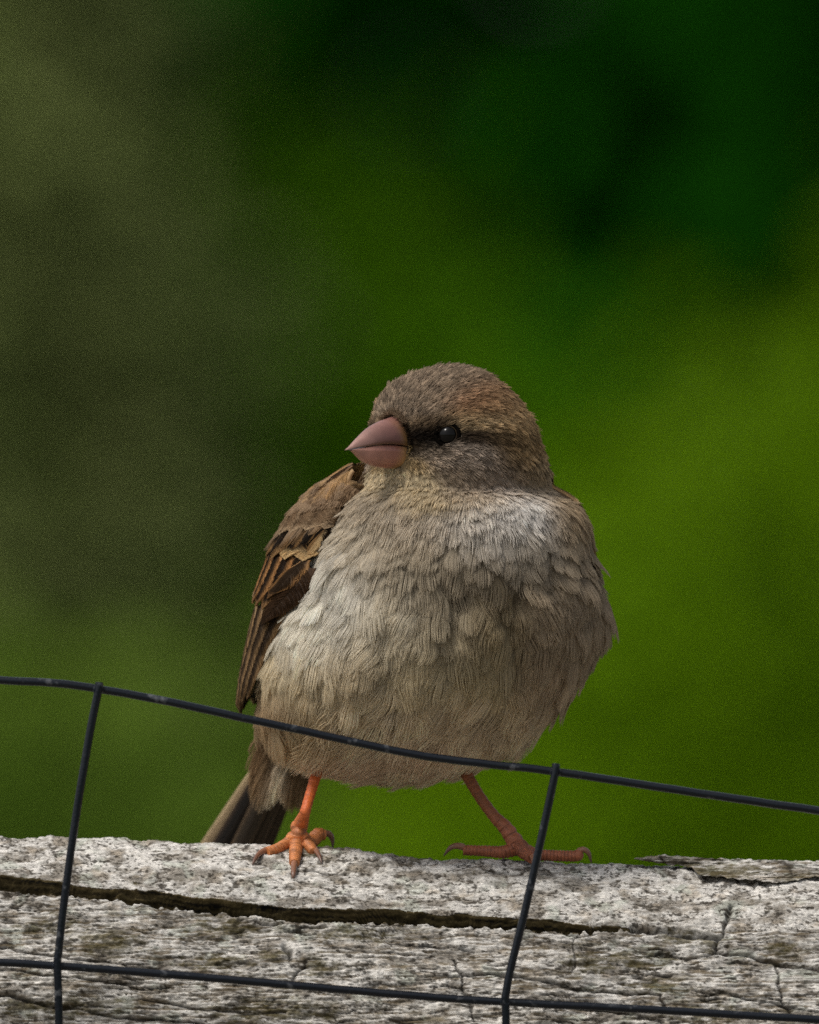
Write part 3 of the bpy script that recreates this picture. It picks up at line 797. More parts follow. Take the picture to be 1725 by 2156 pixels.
def build_strands(fl, K, M, r_px, lift_rng, colfn, jitter=1.0, ragged=0.10, droot=0.5, svar=0.16, fvar=0.13):
    F = len(fl)
    R_ = np.array([f_[0] for f_ in fl]); N_ = np.array([f_[1] for f_ in fl]); L = np.array([f_[2] for f_ in fl]); Wd = np.array([f_[3] for f_ in fl])
    kc = np.array([f_[5] for f_ in fl])
    T_ = np.gradient(R_, axis=1); T_ /= np.linalg.norm(T_, axis=2)[..., None] + 1e-9
    B_ = np.cross(N_, T_)
    w = np.linspace(-1, 1, K)[None] + rng.normal(size=(F, K)) * 0.10
    s0 = rng.uniform(0.0, 0.30, (F, K)); s1 = 1.0 - 0.20 * w ** 2 - ragged * rng.random((F, K)) - 0.12 * (rng.random((F, K)) < 0.15)
    # ragged notches so the tip splits into little bundles
    bund = np.sin(w * 6.5 + rng.uniform(0, 6.28, (F, 1))) * 0.5
    s1 = s1 + 0.03 * bund
    u = np.linspace(0, 1, M)
    s = s0[..., None] + (s1 - s0)[..., None] * u            # F,K,M
    si = np.clip(s, 0, 0.9999) * (NR - 1); i0 = si.astype(int); fr = (si - i0)[..., None]
    fi = np.arange(F)[:, None, None]
    P = R_[fi, i0] * (1 - fr) + R_[fi, i0 + 1] * fr; Nn = N_[fi, i0] * (1 - fr) + N_[fi, i0 + 1] * fr; Bb = B_[fi, i0] * (1 - fr) + B_[fi, i0 + 1] * fr
    prof = 0.30 + 0.70 * smooth(0.0, 0.65, s) - 0.10 * smooth(0.8, 1, s)
    lat = (w + 0.03 * bund)[..., None] * prof * (Wd / 2)[:, None, None] + rng.normal(size=(F, K, 1)) * 0.4 * jitter * s
    side_ = smooth(1120, 1250, R_[:, 0, 0]) * smooth(1280, 1400, -R_[:, 0, 2])
    fan_ = np.exp(-((R_[:, 0, 0] - 1020) / 170) ** 2 - ((-R_[:, 0, 2] - 1135) / 80) ** 2) * (R_[:, 0, 1] < 0)
    lf = (rng.uniform(lift_rng[0], lift_rng[1], F) + side_ * rng.uniform(0, 0.09, F) + fan_ * rng.uniform(0.0, 0.2, F)) * np.where(rng.random(F) < 0.08, 1.8, 1.0)
    h = 1.0 + (lf * L)[:, None, None] * s ** 1.5 + rng.normal(size=(F, K, 1)) * 0.6 * jitter * s - lat ** 2 / (2 * (190 + 190 * kc))[:, None, None] - 2.5 * (w[..., None] ** 2) * s
    P = P + Bb * lat[..., None] + Nn * h[..., None]
    tip = P[:, :, -1]
    c = colfn(tip)                                              # F,K,3
    c = c * (rng.uniform(1 - fvar, 1 + fvar, (F, 1, 1)) * rng.uniform(1 - svar, 1 + svar, (F, K, 1)))
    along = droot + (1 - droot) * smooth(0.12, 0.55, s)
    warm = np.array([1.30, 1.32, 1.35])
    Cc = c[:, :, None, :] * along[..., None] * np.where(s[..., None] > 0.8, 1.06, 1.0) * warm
    rad = r_px * (0.75 + 0.5 * rng.random((F, K, 1))) * (1 - 0.55 * smooth(0.7, 1.0, u))[None, None]
    return P.reshape(F * K, M, 3), Cc.reshape(F * K, M, 3), rad.reshape(F * K, M)

def strands_object(name, P, Cc, rad, parent, **props):
    n, M = rad.shape
    cu = bpy.data.hair_curves.new(name)
    cu.add_curves([M] * n)
    cu.attributes['position'].data.foreach_set('vector', W(P).astype(np.float32).ravel())
    ra = cu.attributes.get('radius') or cu.attributes.new('radius', 'FLOAT', 'POINT')
    ra.data.foreach_set('value', (rad * S).astype(np.float32).ravel())
    ta = cu.attributes.new('tint', 'FLOAT_COLOR', 'POINT')
    c4 = np.ones((n * M, 4), np.float32); c4[:, :3] = np.clip(Cc.reshape(-1, 3), 0.003, 0.85)
    ta.data.foreach_set('color', c4.ravel())
    return obj(name, cu, M_strand, parent, **props)

def eye_filter(P, Cc, rad):
    ok = np.ones(len(P), bool)
    for e in (E1c, E2c):
        ok &= np.linalg.norm(P - e, axis=2).min(1) > ER + 1.2
    # nothing may cover the bill
    rel = P - HC; f_ = rel @ FW; l_ = np.abs(rel @ LT); u_ = rel[..., 2]
    ok &= ~((f_ > 196) & (l_ < 30) & (u_ > -52) & (u_ < 46)).any(1)
    return P[ok], Cc[ok], rad[ok]

head_f = [f_ for f_ in feat if f_[4] < 0.02]; neck_f = [f_ for f_ in feat if 0.02 <= f_[4] and f_[5] < 0.25]; body_f = [f_ for f_ in feat if f_[5] >= 0.25 and f_[6] < 0.5]; belly_f = [f_ for f_ in feat if f_[6] >= 0.5]
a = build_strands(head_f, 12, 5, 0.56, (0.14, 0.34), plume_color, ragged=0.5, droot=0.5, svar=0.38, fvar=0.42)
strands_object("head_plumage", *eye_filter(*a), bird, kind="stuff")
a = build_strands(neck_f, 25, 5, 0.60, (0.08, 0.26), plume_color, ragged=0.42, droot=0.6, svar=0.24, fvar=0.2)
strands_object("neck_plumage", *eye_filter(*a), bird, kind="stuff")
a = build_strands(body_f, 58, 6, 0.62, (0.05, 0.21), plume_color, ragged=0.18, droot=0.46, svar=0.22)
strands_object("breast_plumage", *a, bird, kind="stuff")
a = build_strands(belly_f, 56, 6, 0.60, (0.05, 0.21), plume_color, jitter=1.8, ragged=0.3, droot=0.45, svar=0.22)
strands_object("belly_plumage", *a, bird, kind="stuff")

# rictal and nasal bristles lying over the base of the bill
bp_ = []; bc_ = []
for k in range(1700):
    an = rng.uniform(-0.7, 3.84); rr = rng.uniform(0.96, 1.06)
    l_ = math.cos(an) * 39 * rr; u_ = 1 + math.sin(an) * 56 * rr
    fe = float(np.interp(u_, [-40, 0, 20, 45, 60], [176, 178, 184, 197, 197]))
    st = rng.uniform(156, fe - 8)
    b0 = HC + FW * st + LT * l_ + np.array([0, 0, u_])
    rad_ = LT * math.cos(an) + np.array([0, 0, math.sin(an)])
    Lb = min(rng.uniform(10, 22), fe - st + rng.uniform(0, 7))
    d_ = FW * 0.9 + rad_ * rng.uniform(-0.1, 0.25) + np.array([0, 0, rng.uniform(-.3, .3)]); d_ /= np.linalg.norm(d_)
    uu = np.linspace(0, 1, 4)[:, None]
    bp_.append(b0 + rad_ * (2.0 + 4.5 * uu) + d_ * Lb * uu)
    cz = lin((140, 120, 98)) if u_ > 34 else (lin((62, 50, 38)) if u_ > -8 else lin((150, 128, 86)))
    bc_.append(np.tile(cz * rng.uniform(.55, 1.3), (4, 1)))
strands_object("bill_bristles", np.array(bp_), np.array(bc_), np.tile([0.8, 0.75, 0.6, 0.3], (len(bp_), 1)), bird, kind="stuff")

# ---- eyes
def sphere(c, r, nu=24, nv=32, sq=(1, 1, 1)):
    la = np.linspace(-np.pi / 2, np.pi / 2, nu); th = np.linspace(0, 2 * np.pi, nv, endpoint=False)
    A, B = np.meshgrid(la, th, indexing='ij')
    q = np.stack([c[0] + r * sq[0] * np.cos(A) * np.cos(B), c[1] + r * sq[1] * np.cos(A) * np.sin(B), c[2] + r * sq[2] * np.sin(A)], -1)
    return q.reshape(-1, 3), grid_faces(nu, nv, True)
for ec in (E1c, E2c):
    v, f = sphere(ec, ER)
    eye = obj("eye", mesh_np("eye", W(v), f), M_eye, bird)
    out = ec - HC; out /= np.linalg.norm(out)
    a1 = np.cross(out, [0, 0, 1.0]); a1 /= np.linalg.norm(a1); a2 = np.cross(a1, out)
    th = np.linspace(0, 2 * np.pi, 49)
    ring = [ec + out * (12.0 + 1.0 * np.cos(2 * t_)) + (a1 * np.cos(t_) * 24.8 + a2 * np.sin(t_) * 23.2) for t_ in th]
    v, f = tube(ring, 4.4 + 0.8 * noise2(th * 3, th * 0 + 1, 77), seg=10, n=96)
    lid = obj("eyelid", mesh_np("eyelid", W(v), f), M_lid, eye)
    lid.location = (0, 0, 0)
    for k in range(11):
        t_ = math.radians(-172 + k * 9.5) if out[0] > -0.5 else math.radians(-8 - k * 9.5)
        c_ = ec + out * 12.5 + (a1 * math.cos(t_) * 30.5 + a2 * math.sin(t_) * 28.5)
        v, f = sphere(c_, 1.5 + 0.8 * random.random(), 8, 10)
        ls = obj("lid_scale", mesh_np("lid_scale", W(v), f), M_lidscale, eye); ls.location = (0, 0, 0)

# ---- bill
bill = obj("bill", None, None, bird, loc=W(BILLB))
FS = np.array([150, 175, 195, 216, 237, 255, 269, 284, 297, 308, 316, 322.0])
CUL = np.array([64, 61, 56, 51, 43, 34, 24.5, 13, 2, -8, -13, -16.5]) - np.array([3, 4, 5.5, 6, 5.5, 5, 4.5, 3.5, 2, 1, 1, 1])
TOM = np.array([-16, -10, -7, -5.5, -5.5, -7, -9, -11, -13, -15.5, -17.5, -18.0])
KEEL = np.array([-54, -56, -56.5, -55.5, -53, -48, -43, -33, -23, -17.5, -17, -17.0])
WID = np.array([46, 43, 39.5, 35, 30, 25, 20, 14.5, 9.5, 5.5, 3, 0.6])
def bill_half(upper):
    ts = np.linspace(0, 1, 70); na = 26
    an = np.linspace(0, np.pi, na); fend = 322 if upper else 306
    f0 = 148 + (36 if upper else 12) * np.sin(an) ** 1.3
    q = []; col = []
    for i, tq in enumerate(ts):
        fv = f0 + (fend - f0) * tq; f_ = 148 + (fend - 148) * tq
        cul = {i: pchip(FS, CUL, fv)}; tom = {i: pchip(FS, TOM, fv)}; keel = {i: pchip(FS, KEEL, fv)}; wid = {i: pchip(FS, WID, fv) * 0.89}
        if upper:
            l = wid[i] * np.cos(an) * (1 + 0.05 * np.sin(an)); sh = np.sin(an) ** 0.86; uu = tom[i] + (cul[i] - tom[i]) * sh
        else:
            l = wid[i] * 0.95 * np.cos(an); sh = np.sin(an) ** 0.62; uu = (tom[i] - 2.2) - np.maximum(tom[i] - 2.2 - keel[i], 0.4) * sh
        pts_ = HC + FW * fv[:, None] + l[:, None] * LT + np.stack([0 * uu, 0 * uu, uu], -1)
        lidp = HC + FW * f_ + np.linspace(l[-1], l[0], 8)[1:-1, None] * LT + np.array([0, 0, uu[0] + (1.5 if upper else -1.5)])
        q.append(np.vstack([pts_, lidp]))
        tb = smooth(165, 322, f_)
        if upper:
            c = lin((128, 90, 82)) * (1 - tb) + lin((152, 118, 108)) * tb
            side = (1 - sh)[:, None]
            sd_ = np.clip(1.25 * side * (1 - tb) ** 0.8, 0, 0.85)
            c = c[None] * (1 - sd_) + lin((74, 38, 28)) * sd_
            yel = smooth(200, 160, f_) * (1 - sh)[:, None] if False else (1 - smooth(160, 200, f_)) * (1 - sh)[:, None]
            c = c * (1 - 0.6 * yel) + lin((176, 146, 84)) * 0.6 * yel
        else:
            c = lin((150, 98, 82)) * (1 - tb) + lin((160, 118, 104)) * tb
            c = np.repeat(c[None], na, 0)
            dk_ = (1 - sh)[:, None] * (1 - tb) * 0.6; c = c * (1 - dk_) + lin((92, 52, 40)) * dk_
            yel = (1 - smooth(165, 205, f_))
            c = c * (1 - 0.7 * yel) + lin((178, 146, 88)) * 0.7 * yel
        col.append(np.vstack([c, np.tile(lin((60, 34, 30)), (6, 1))]))
    q = np.array(q); nn_ = q.shape[1]
    me = mesh_np("mandible", W(q).reshape(-1, 3), grid_faces(len(ts), nn_, True))
    color_attr(me, "tint", np.clip(np.array(col).reshape(-1, 3), 0.01, 0.8))
    return me
obj("upper_mandible", bill_half(True), M_bill, bill)
obj("lower_mandible", bill_half(False), M_bill, bill)
for o_ in bill.children: o_.location = -Vector(W(BILLB))

# ---- legs
def remeshed(name, v, f, voxel):
    me = mesh_np(name, v, f)
    t_ = bpy.data.objects.new("tmp", me); COL.objects.link(t_)
    md = t_.modifiers.new("r", 'REMESH'); md.mode = 'VOXEL'; md.voxel_size = voxel; md.use_smooth_shade = True
    sm = t_.modifiers.new("s", 'SMOOTH'); sm.iterations = 1; sm.factor = 0.35
    dg = bpy.context.evaluated_depsgraph_get(); dg.update()
    out = bpy.data.meshes.new_from_object(t_.evaluated_get(dg))
    bpy.data.objects.remove(t_)
    out.polygons.foreach_set('use_smooth', np.ones(len(out.polygons), bool))
    return out
def on(x, row, up=9):
    """a point 'up' px above the rail seen at photo x, row"""
    r0 = float(ridge(x)); rr = max(row, r0 + 1.5)
    return np.array([x, float(rail_dep(x, rr)) - up * 0.75, -(row) ])
def leg(tarsus, tr, toes, claws, knuckles, tint_a, tint_b):
    parts = [tube(tarsus, tr, seg=18, n=140, ring_amp=0.10, ring_len=19)]
    for pth, rad in toes:
        parts.append(tube(pth, np.array(rad) * 1.1, seg=16, n=110, ring_amp=0.26, ring_len=7.5))
    for c, r in knuckles:
        parts.append(sphere(np.array(c), r, 12, 16))
    v, f = merge(parts)
    me = remeshed("leg", W(v), f, 0.95 * S)
    co = np.zeros(len(me.vertices) * 3, np.float32); me.vertices.foreach_get('co', co); co = co.reshape(-1, 3)
    rowv = 1078 - (co[:, 2] - ZC) / S
    k = smooth(1690, 1760, rowv)[:, None]
    nz_ = noise2(co[:, 0] / S / 14, rowv / 7, 95)[:, None]
    cen = []; ph = []
    for pth, rl_ in [(tarsus, 19.0)] + [(t0_[0], 7.5) for t0_ in toes]:
        cc = catmull(pth, 90); ar = np.concatenate([[0], np.cumsum(np.linalg.norm(np.diff(cc, axis=0), axis=1))])
        cen.append(W(cc)); ph.append(ar / rl_)
    cen = np.vstack(cen).astype(np.float32); ph = np.concatenate(ph)
    near_ = np.concatenate([((co[i:i + 4000, None] - cen[None]) ** 2).sum(-1).argmin(1) for i in range(0, len(co), 4000)])
    ringk = np.minimum(ph[near_] % 1.0, 1 - ph[near_] % 1.0) * np.where(near_ < 90, 2.2, 1.0)
    nz_ = nz_ - (1.7 * np.exp(-(ringk / 0.13) ** 2))[:, None] * (0.4 + 0.6 * k)
    color_attr(me, "tint", np.clip((tint_a * (1 - k) + tint_b * k) * (1 + 0.25 * nz_), 0.01, 0.8))
    lg = obj("leg", me, M_leg, bird)
    for pth, rad in claws:
        v, f = tube(pth, rad, seg=10, n=36)
        cm = mesh_np("claw", W(v), f)
        t_ = np.repeat(np.linspace(0, 1, 36), 10)[:, None]
        color_attr(cm, "tint", lin((150, 104, 80)) * (1 - t_) + lin((78, 58, 48)) * t_)
        c_ = obj("claw", cm, M_claw, lg); c_.location = (0, 0, 0)
    return lg
A_ = np.array
F0 = on(627, 1772, 16)
leg([px(690, 1560, 10), px(668, 1625, -40), px(653, 1674, -70), px(642, 1712, -92), px(633, 1738, F0[1] + 10), px(627, 1768, F0[1] - 2)],
    [15, 12, 11, 11.5, 16, 15],
    [([px(622, 1760, F0[1]), on(606, 1776, 12), on(584, 1788, 11), on(562, 1794, 10)], [14, 11.5, 10.5, 9.5]),
     ([px(627, 1756, F0[1] - 4), on(625, 1775, 16), on(622, 1797, 15), on(620, 1819, 12)], [15, 12.5, 11.5, 9.5]),
     ([px(634, 1758, F0[1]), on(646, 1774, 14), on(654, 1785, 14), on(660, 1794, 12)], [13, 11.5, 10.5, 9]),
     ([px(634, 1765, F0[1] + 20), px(655, 1772, F0[1] + 60), px(670, 1758, F0[1] + 78), px(684, 1758, F0[1] + 84)], [13, 13, 13, 10])],
    [([on(563, 1789, 12), on(548, 1796, 16), on(538, 1808, 14), on(531, 1822, 2)], [7.5, 6, 4.5, 1]),
     ([on(620, 1812, 16), on(619, 1828, 19), on(618, 1842, 15), on(617, 1854, 2)], [7.5, 6.2, 4.8, 1]),
     ([on(659, 1784, 18), on(667, 1793, 22), on(673, 1804, 18), on(678, 1818, 2)], [7, 6, 4.5, 1]),
     ([px(682, 1754, F0[1] + 84), px(694, 1757, F0[1] + 88), px(700, 1768, F0[1] + 90), px(701, 1786, F0[1] + 86)], [7.5, 6.5, 5, 1.2])],
    [(px(629, 1756, F0[1] - 2), 16), (px(628, 1742, F0[1] + 8), 16.5)],
    lin((192, 94, 44)), lin((192, 120, 70)))
F1d = -52.0
leg([px(940, 1565, 20), px(975, 1618, -5), px(1008, 1674, -22), px(1040, 1718, -36), px(1066, 1745, -44), px(1090, 1785, F1d)],
    [17, 13.5, 12, 12.5, 15.5, 17],
    [([px(1086, 1786, F1d), px(1060, 1794, F1d - 2), px(1020, 1792, F1d + 2), px(975, 1790, F1d + 4)], [15, 12, 10.5, 10]),
     ([px(1094, 1786, F1d), px(1130, 1799, F1d - 4), px(1175, 1802, F1d - 4), px(1216, 1803, F1d - 4)], [15, 11.5, 10.5, 10.5]),
     ([px(1094, 1780, F1d), px(1102, 1792, F1d - 26), px(1112, 1800, F1d - 52), px(1121, 1808, F1d - 72)], [15, 13, 12, 10]),
     ([px(1095, 1784, F1d + 8), px(1104, 1796, F1d + 50), px(1110, 1800, F1d + 90)], [14, 12, 9])],
    [([px(977, 1784, F1d + 2), px(962, 1781, F1d - 4), px(948, 1786, F1d - 6), px(934, 1803, F1d - 4)], [7.5, 6.5, 5, 1]),
     ([px(1217, 1793, F1d - 4), px(1229, 1789, F1d - 8), px(1240, 1797, F1d - 10), px(1246, 1819, F1d - 8)], [7, 6.2, 4.8, 1]),
     ([px(1121, 1803, F1d - 76), px(1124, 1810, F1d - 92), px(1124, 1822, F1d - 98), px(1122, 1836, F1d - 98)], [6.5, 5.5, 4, 1])],
    [(px(1084, 1770, F1d + 2), 18), (px(1074, 1752, -46), 15), (px(1217, 1801, F1d - 5), 12.5)],
    lin((128, 74, 42)), lin((150, 88, 60)))  # shade on this leg is put into its darker, browner tint

# ---- wing and tail feathers: bladed vanes
def vane_mesh(name, P, Nn, colf, seedv):
    """P (nl,nw,3) px-space grid; colf(t,w)->rgb"""
    nl, nw = P.shape[:2]
    th = 1.6
    back = P - Nn * th
    q = np.concatenate([P, back[:, ::-1]], 1)
    f = grid_faces(nl, 2 * nw, True)
    me = mesh_np(name, W(q).reshape(-1, 3), f)
    t_ = np.linspace(0, 1, nl)[:, None] * np.ones(nw); w_ = np.linspace(-1, 1, nw)[None] * np.ones((nl, 1))
    c = colf(t_, w_)
    c = np.concatenate([c, c[:, ::-1]], 1)
    color_attr(me, "tint", np.clip(c.reshape(-1, 3), 0.004, 0.8))
    # uv across the barbs, which run obliquely from the shaft
    u = (t_ * nl * 1.0 - np.abs(w_) * 2.2); u2 = np.concatenate([u, u[:, ::-1]], 1).ravel(); vv = np.concatenate([w_, w_[:, ::-1]], 1).ravel()
    uvl = me.uv_layers.new(name="UVMap")
    li = np.zeros(len(me.loops), np.int32); me.loops.foreach_get('vertex_index', li)
    uvl.data.foreach_set('uv', np.stack([u2[li], vv[li]], -1).astype(np.float32).ravel())
    return me

def pattern(centre, edge, tip, ew=0.35, tipw=0.12, shaft=None, seedv=0):
    centre, edge, tip = lin(centre), lin(edge), lin(tip)
    def fn(t_, w_):
        k = smooth(1 - ew - 0.22, 1 - ew * 0.4, np.abs(w_) + 0.10 * noise2(t_ * 9, w_ * 2 + seedv, 101))[..., None]
        c = centre * (1 - k) + edge * k
        k = smooth(1 - tipw * 1.5, 1 - tipw * 0.5, t_ + 0.04 * noise2(w_ * 5, t_ * 3 + seedv, 102))[..., None]
        c = c * (1 - k) + tip * k
        sh_ = np.exp(-(w_ / 0.06) ** 2)[..., None]
        c = c * (1 - 0.4 * sh_) + lin((52, 40, 28)) * 0.4 * sh_
        return c * (1 + 0.14 * noise2(t_ * 40, w_ * 3 + seedv, 103))[..., None]
    return fn

WO = ([990, 1005, 1050, 1100, 1170, 1260, 1300, 1370, 1430, 1480, 1510, 1540], [760, 736, 668, 622, 580, 548, 540, 524, 511, 506, 516, 535])
WI = ([990, 1030, 1060, 1110, 1170, 1230, 1300, 1380, 1450, 1500, 1540], [790, 760, 732, 706, 676, 662, 622, 580, 560, 550, 552])
def wing_pt(b, row, side):
    """folded wing surface: b 0 = front edge under the flank, 1 = outermost line, 2 = toward the spine"""
    b = np.asarray(b, float); row = np.asarray(row, float)
    xl, xr, yf, yb = slice_at(np.clip(row, 770, 1640))
    if side < 0:
        o_ = np.interp(row, *WO); i_ = np.interp(row, *WI)
        hx = (xr - xl) / 2; cx = (xl + xr) / 2; cy = (yf + yb) / 2; hy = (yb - yf) / 2
        di = cy - hy * np.sqrt(np.clip(1 - ((i_ - cx) / hx) ** 2, 0.0, 1)) - 4
        do = cy + 40
    else:
        o_ = xr - 16; i_ = xr - 30; cy = (yf + yb) / 2; cx = (xl + xr) / 2; di = cy + 60; do = cy + 150
    bx = cx + (o_ - cx) * 0.35; bd = yb + 22
    ph = b * np.pi / 2
    sx = np.sin(ph); cs = np.cos(ph)
    x = np.where(b <= 1, o_ + (i_ - o_) * (1 - sx), o_ + (bx - o_) * (1 - sx))
    y = np.where(b <= 1, do - (do - di) * cs, do - (bd - do) * cs)
    return np.stack([x, y, -row], -1)
def wing_nrm(b, row, side):
    e = 0.02
    tb = wing_pt(b + e, row, side) - wing_pt(b - e, row, side); tr_ = wing_pt(b, row + 4, side) - wing_pt(b, row - 4, side)
    n = np.cross(tb, tr_); n /= np.linalg.norm(n, axis=-1)[..., None] + 1e-9
    return n * np.where((n[..., 0] * side + n[..., 1] * 0.0) >= 0, 1, -1)[..., None] if True else n

def wing_feather(wing, name, side, b0, r0, b1, r1, hw, lift0, lift1, pat, seedv, bend=0.0, point=0.55):
    nl, nw = 26, 11
    t_ = np.linspace(0, 1, nl)[:, None] * np.ones(nw); w_ = np.linspace(-1, 1, nw)[None] * np.ones((nl, 1))
    p_, n_ = vane_at(t_, w_, side, b0, r0, b1, r1, hw, lift0, lift1, seedv, bend, point)
    obj(name, vane_mesh(name, p_, n_, pat, seedv), M_vane, wing).location = (0, 0, 0)
    nbarb = int(max(24, (r1 - r0) * 0.62))
    tb = np.repeat(np.linspace(0.04, 0.93, nbarb), 2) + rng.normal(size=nbarb * 2) * 0.006; sg = np.tile([-1.0, 1.0], nbarb)
    u = np.linspace(0.02, 1, 5)[None]
    tt = np.clip(tb[:, None] + (26.0 / (r1 - r0)) * u ** 1.3, 0, 1.03); ww = sg[:, None] * u * rng.uniform(0.92, 1.12, (nbarb * 2, 1))
    p_, n_ = vane_at(tt, ww, side, b0, r0, b1, r1, hw, lift0, lift1, seedv, bend, point)
    p_ = p_ + n_ * (1.3 + rng.normal(size=(nbarb * 2, 1)) * 0.4)[..., None]
    c_ = pat(np.clip(tt, 0, 1), np.clip(ww, -1, 1)) * rng.uniform(0.72, 1.25, (nbarb * 2, 1, 1))
    BARBS[side].append((p_, c_, np.tile([0.9, 0.9, 0.85, 0.7, 0.35], (nbarb * 2, 1))))

def vane_at(t_, w_, side, b0, r0, b1, r1, hw, lift0, lift1, seedv, bend, point):
    prof = (0.45 + 0.55 * smooth(0, 0.3, t_)) * np.sqrt(np.clip(1 - (np.clip(t_ - point, 0, 1) / (1.001 - point)) ** 2.2, 0.004, 1))
    b = b0 + (b1 - b0) * t_ + bend * np.sin(np.pi * t_) + w_ * hw * prof + 0.004 * noise2(t_ * 14, w_ * 4 + seedv, 111)
    row = r0 + (r1 - r0) * t_ - 9 * (np.abs(w_) ** 2) * smooth(0.6, 1, t_)
    p_ = wing_pt(b, row, side); n_ = wing_nrm(b, row, side)
    h = lift0 + (lift1 - lift0) * t_ + 3.2 * (1 - w_ ** 2) + 1.0 * noise2(t_ * 4, w_ * 2 + seedv, 112) + 2.0 * w_ * np.sign(side)
    return p_ + n_ * h[..., None], n_
BARBS = {-1: [], 1: []}

BR = (104, 80, 54)
for side in (-1, 1):
    wing = obj("wing", None, None, bird, loc=W(px(620 if side < 0 else 1240, 1150, 60)))
    wing_c = -Vector(W(px(620 if side < 0 else 1240, 1150, 60)))
    sd = 0
    def wf(*a, **k):
        global sd
        sd += 1
        wing_feather(wing, *a, seedv=sd * 3.7 + (50 if side > 0 else 0), **k)
    # flight feathers, stacked edge on edge
    for k in range(8):
        b = 0.28 + 0.21 * k
        wf("flight_feather", side, b, 1255 + 6 * k, b * 0.86 + 0.22, 1503 - 10 * abs(k - 3.0), 0.17, 2 + 0.8 * k, 1 + 0.9 * k, pattern((52, 40, 28), (146, 118, 84), (120, 98, 70), ew=0.42, tipw=0.05, seedv=k))
    # tertials and greater coverts
    for k in range(9):
        b = 0.24 + 0.185 * k
        wf("greater_covert", side, b, 1165, b + 0.12, 1292 - 11 * k * 0.6, 0.155, 9 + 0.5 * k, 9 + 0.8 * k, pattern((34, 24, 16), (168, 124, 78), (206, 174, 138) if k > 3 else (150, 116, 78), ew=0.46, tipw=0.10, seedv=k + 20), point=0.7)
    # dark alula lying along the front edge
    wf("alula_feather", side, 0.10, 1205, 0.42, 1318, 0.21, 14, 13, pattern((58, 40, 24), (76, 54, 34), (60, 44, 28), ew=0.2, tipw=0.04, seedv=44), point=0.5)
    wf("alula_feather", side, 0.16, 1190, 0.46, 1262, 0.16, 15, 15, pattern((50, 36, 22), (150, 112, 70), (120, 88, 56), ew=0.3, tipw=0.06, seedv=45), point=0.55)
    # median coverts: black centres, cream tips (the wing bar)
    for k in range(7):
        b = 0.10 + 0.24 * k
        wf("median_covert", side, b, 1098 - 4 * k, b + 0.07, 1192 - 5 * k, 0.21, 15, 16, pattern((20, 14, 10), (112, 84, 52), (188, 160, 116) if k < 2 else (136, 106, 70), ew=0.34, tipw=0.22, seedv=k + 60), point=0.80)
    for k in range(8):
        b = 0.02 + 0.22 * k
        wf("lesser_covert", side, b, 1046 - 4 * k, b + 0.06, 1122 + 8 * min(k, 4) * 0.6 - 5 * max(k - 4, 0), 0.24, 18, 19, pattern((118, 96, 72), (150, 128, 102), (166, 144, 116), ew=0.4, tipw=0.12, seedv=k + 80), point=0.82)
    for k in range(7):
        b = 0.40 + 0.24 * k
        wf("scapular", side, b, 1000 - 3 * k, b + 0.05, 1078 - 2 * k, 0.19, 20, 21, pattern((178, 146, 104) if k % 2 == 0 else (58, 42, 28), (120, 90, 58), (190, 160, 120), ew=0.34, tipw=0.12, seedv=k + 100), point=0.7)
    strands_object("feather_barbs", *[np.concatenate([z[i] for z in BARBS[side]]) for i in range(3)], wing, kind="stuff")
    for o_ in wing.children: o_.location = wing_c

# loose lesser-covert and scapular fluff on the near wing so the shoulder reads soft
fl = []
for _ in range(330):
    b = rng.uniform(-0.05, 1.7); row = rng.uniform(1004, 1040 + 30 * min(max(b, 0), 1)) - 8 * max(b - 1, 0)
    L = rng.uniform(34, 56); rr = row + np.linspace(0, 1, NR) * L * 0.86; bb = b + np.linspace(0, 1, NR) * rng.uniform(0.02, 0.12)
    P_ = wing_pt(bb, rr, -1); N_ = wing_nrm(bb, rr, -1)
    fl.append((P_ + N_ * 21, N_, L, rng.uniform(22, 36), 1, 0.5, 0))
for _ in range(16):
    b = rng.uniform(-0.02, 1.5); row = rng.uniform(1085, 1128) - 10 * b
    L = rng.uniform(46, 66); rr = row + np.linspace(0, 1, NR) * L; bb = b + np.linspace(0, 1, NR) * rng.uniform(0.04, 0.14)
    P_ = wing_pt(bb, rr, -1); N_ = wing_nrm(bb, rr, -1)
    fl.append((P_ + N_ * 19.5, N_, L, rng.uniform(14, 26), 1, 0.5, 0))
def shoulder_col(q):
    x, r = q[..., 0], -q[..., 2]
    base = lin((138, 116, 92)); dk = lin((88, 66, 44)); bf_ = lin((180, 148, 106))
    k = smooth(0.0, 0.5, noise2(x / 16, r / 40, 121))[..., None]
    c = base * (1 - 0.6 * k) + dk * 0.6 * k
    k = (smooth(1068, 1040, r) if False else (1 - smooth(1030, 1062, r)))[..., None] * smooth(-0.2, 0.3, noise2(x / 13, r / 50, 122))[..., None]
    c = c * (1 - 0.75 * k) + bf_ * 0.75 * k
    lw = smooth(1128, 1150, r + 0.35 * (x - 620))[..., None]      # median coverts: black bases, cream to buff tips
    blk = smooth(0.0, 0.3, noise2(x / 15, r / 60, 123))[..., None]
    mc = lin((112, 84, 52)) * (1 - blk) + lin((22, 16, 11)) * blk
    crm = (smooth(1160, 1172, r + 0.2 * (x - 640)) * smooth(600, 630, x))[..., None]
    mc = mc * (1 - crm) + lin((190, 162, 118)) * crm
    return c * (1 - lw) + mc * lw
a = build_strands(fl, 20, 5, 1.1, (0.02, 0.12), shoulder_col)
strands_object("shoulder_plumage", *a, bird, kind="stuff")

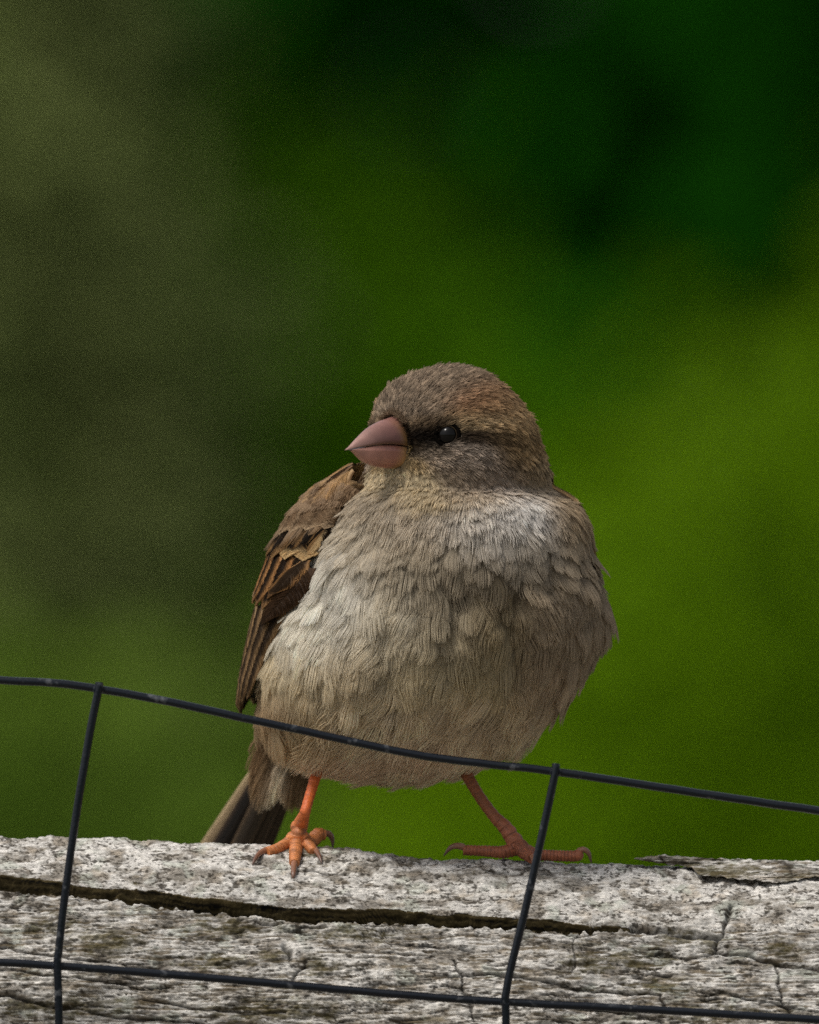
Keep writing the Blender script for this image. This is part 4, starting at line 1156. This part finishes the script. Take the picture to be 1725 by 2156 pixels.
# tail
tail = obj("tail", None, None, bird, loc=W(px(600, 1600, 340)))
def tail_feather(k, n):
    nl, nw = 30, 9
    t_ = np.linspace(0, 1, nl)[:, None] * np.ones(nw); w_ = np.linspace(-1, 1, nw)[None] * np.ones((nl, 1))
    u = k / (n - 1)
    base = px(592 + 46 * u, 1560 + 10 * u, 320); tip = px(402 + 128 * u, 1850 + 40 * np.sin(np.pi * u) - 6, 545 + 12 * abs(u - .5))
    ax = tip - base; ax /= np.linalg.norm(ax)
    lat = np.array([0.86, 0.10, -0.5]); lat = lat - ax * lat.dot(ax); lat /= np.linalg.norm(lat)
    nrm = np.cross(ax, lat); nrm = nrm if nrm[1] < 0 else -nrm
    Lh = np.linalg.norm(tip - base)
    prof = (0.35 + 0.65 * smooth(0, 0.35, t_)) * np.clip(1 - smooth(0.86, 1.0, t_) ** 1.4, 0.05, 1)
    P_ = base + ax * (t_ * Lh)[..., None] + lat * (w_ * 20 * prof)[..., None] + nrm * ((-7 * abs(2 * u - 1) + 5 * (k % 2) + 2.5 * (1 - w_ ** 2) + 2.5 * w_))[..., None]
    if k == 0: pt = pattern((168, 144, 110), (184, 160, 124), (150, 124, 92), ew=0.3, tipw=0.04)
    elif k == 1: pt = pattern((26, 20, 15), (60, 46, 34), (50, 40, 30), ew=0.15, tipw=0.04)
    else: pt = pattern((58, 48, 36), (84, 68, 50), (70, 56, 42), ew=0.25, tipw=0.04, seedv=k)
    return vane_mesh("tail_feather", P_, np.tile(nrm, (nl, nw, 1)), pt, k)
for k in range(8):
    obj("tail_feather", tail_feather(k, 8), M_vane, tail)
for o_ in tail.children: o_.location = -Vector(W(px(600, 1600, 340)))
fl = []
for _ in range(150):
    u = rng.random(); st = px(rng.uniform(560, 660), rng.uniform(1530, 1605), rng.uniform(270, 300))
    L = rng.uniform(80, 125); d = np.array([-0.32 + 0.25 * (st[0] - 560) / 100, 0.25, -0.9]); d /= np.linalg.norm(d)
    P_ = st + d * (np.linspace(0, 1, NR) * L)[:, None]; n_ = np.array([0.05, -0.97, -0.2])
    fl.append((P_, np.tile(n_, (NR, 1)), L, rng.uniform(26, 40), 1, 1, 1))
def vent_col(q):
    x, r = q[..., 0], -q[..., 2]
    k = np.exp(-((x - (592 - (r - 1600) * 0.2)) / 20) ** 2)[..., None]
    c = lin((130, 106, 78)) * (1 - k) + lin((206, 190, 164)) * k
    return c
a = build_strands(fl, 22, 5, 1.1, (0.02, 0.10), vent_col)
strands_object("undertail_plumage", *a, bird, kind="stuff")
print("feathers", len(feat), "tris", sum(len(o.data.loop_triangles) or len(o.data.polygons) * 2 for o in bpy.data.objects if o.type == 'MESH'))
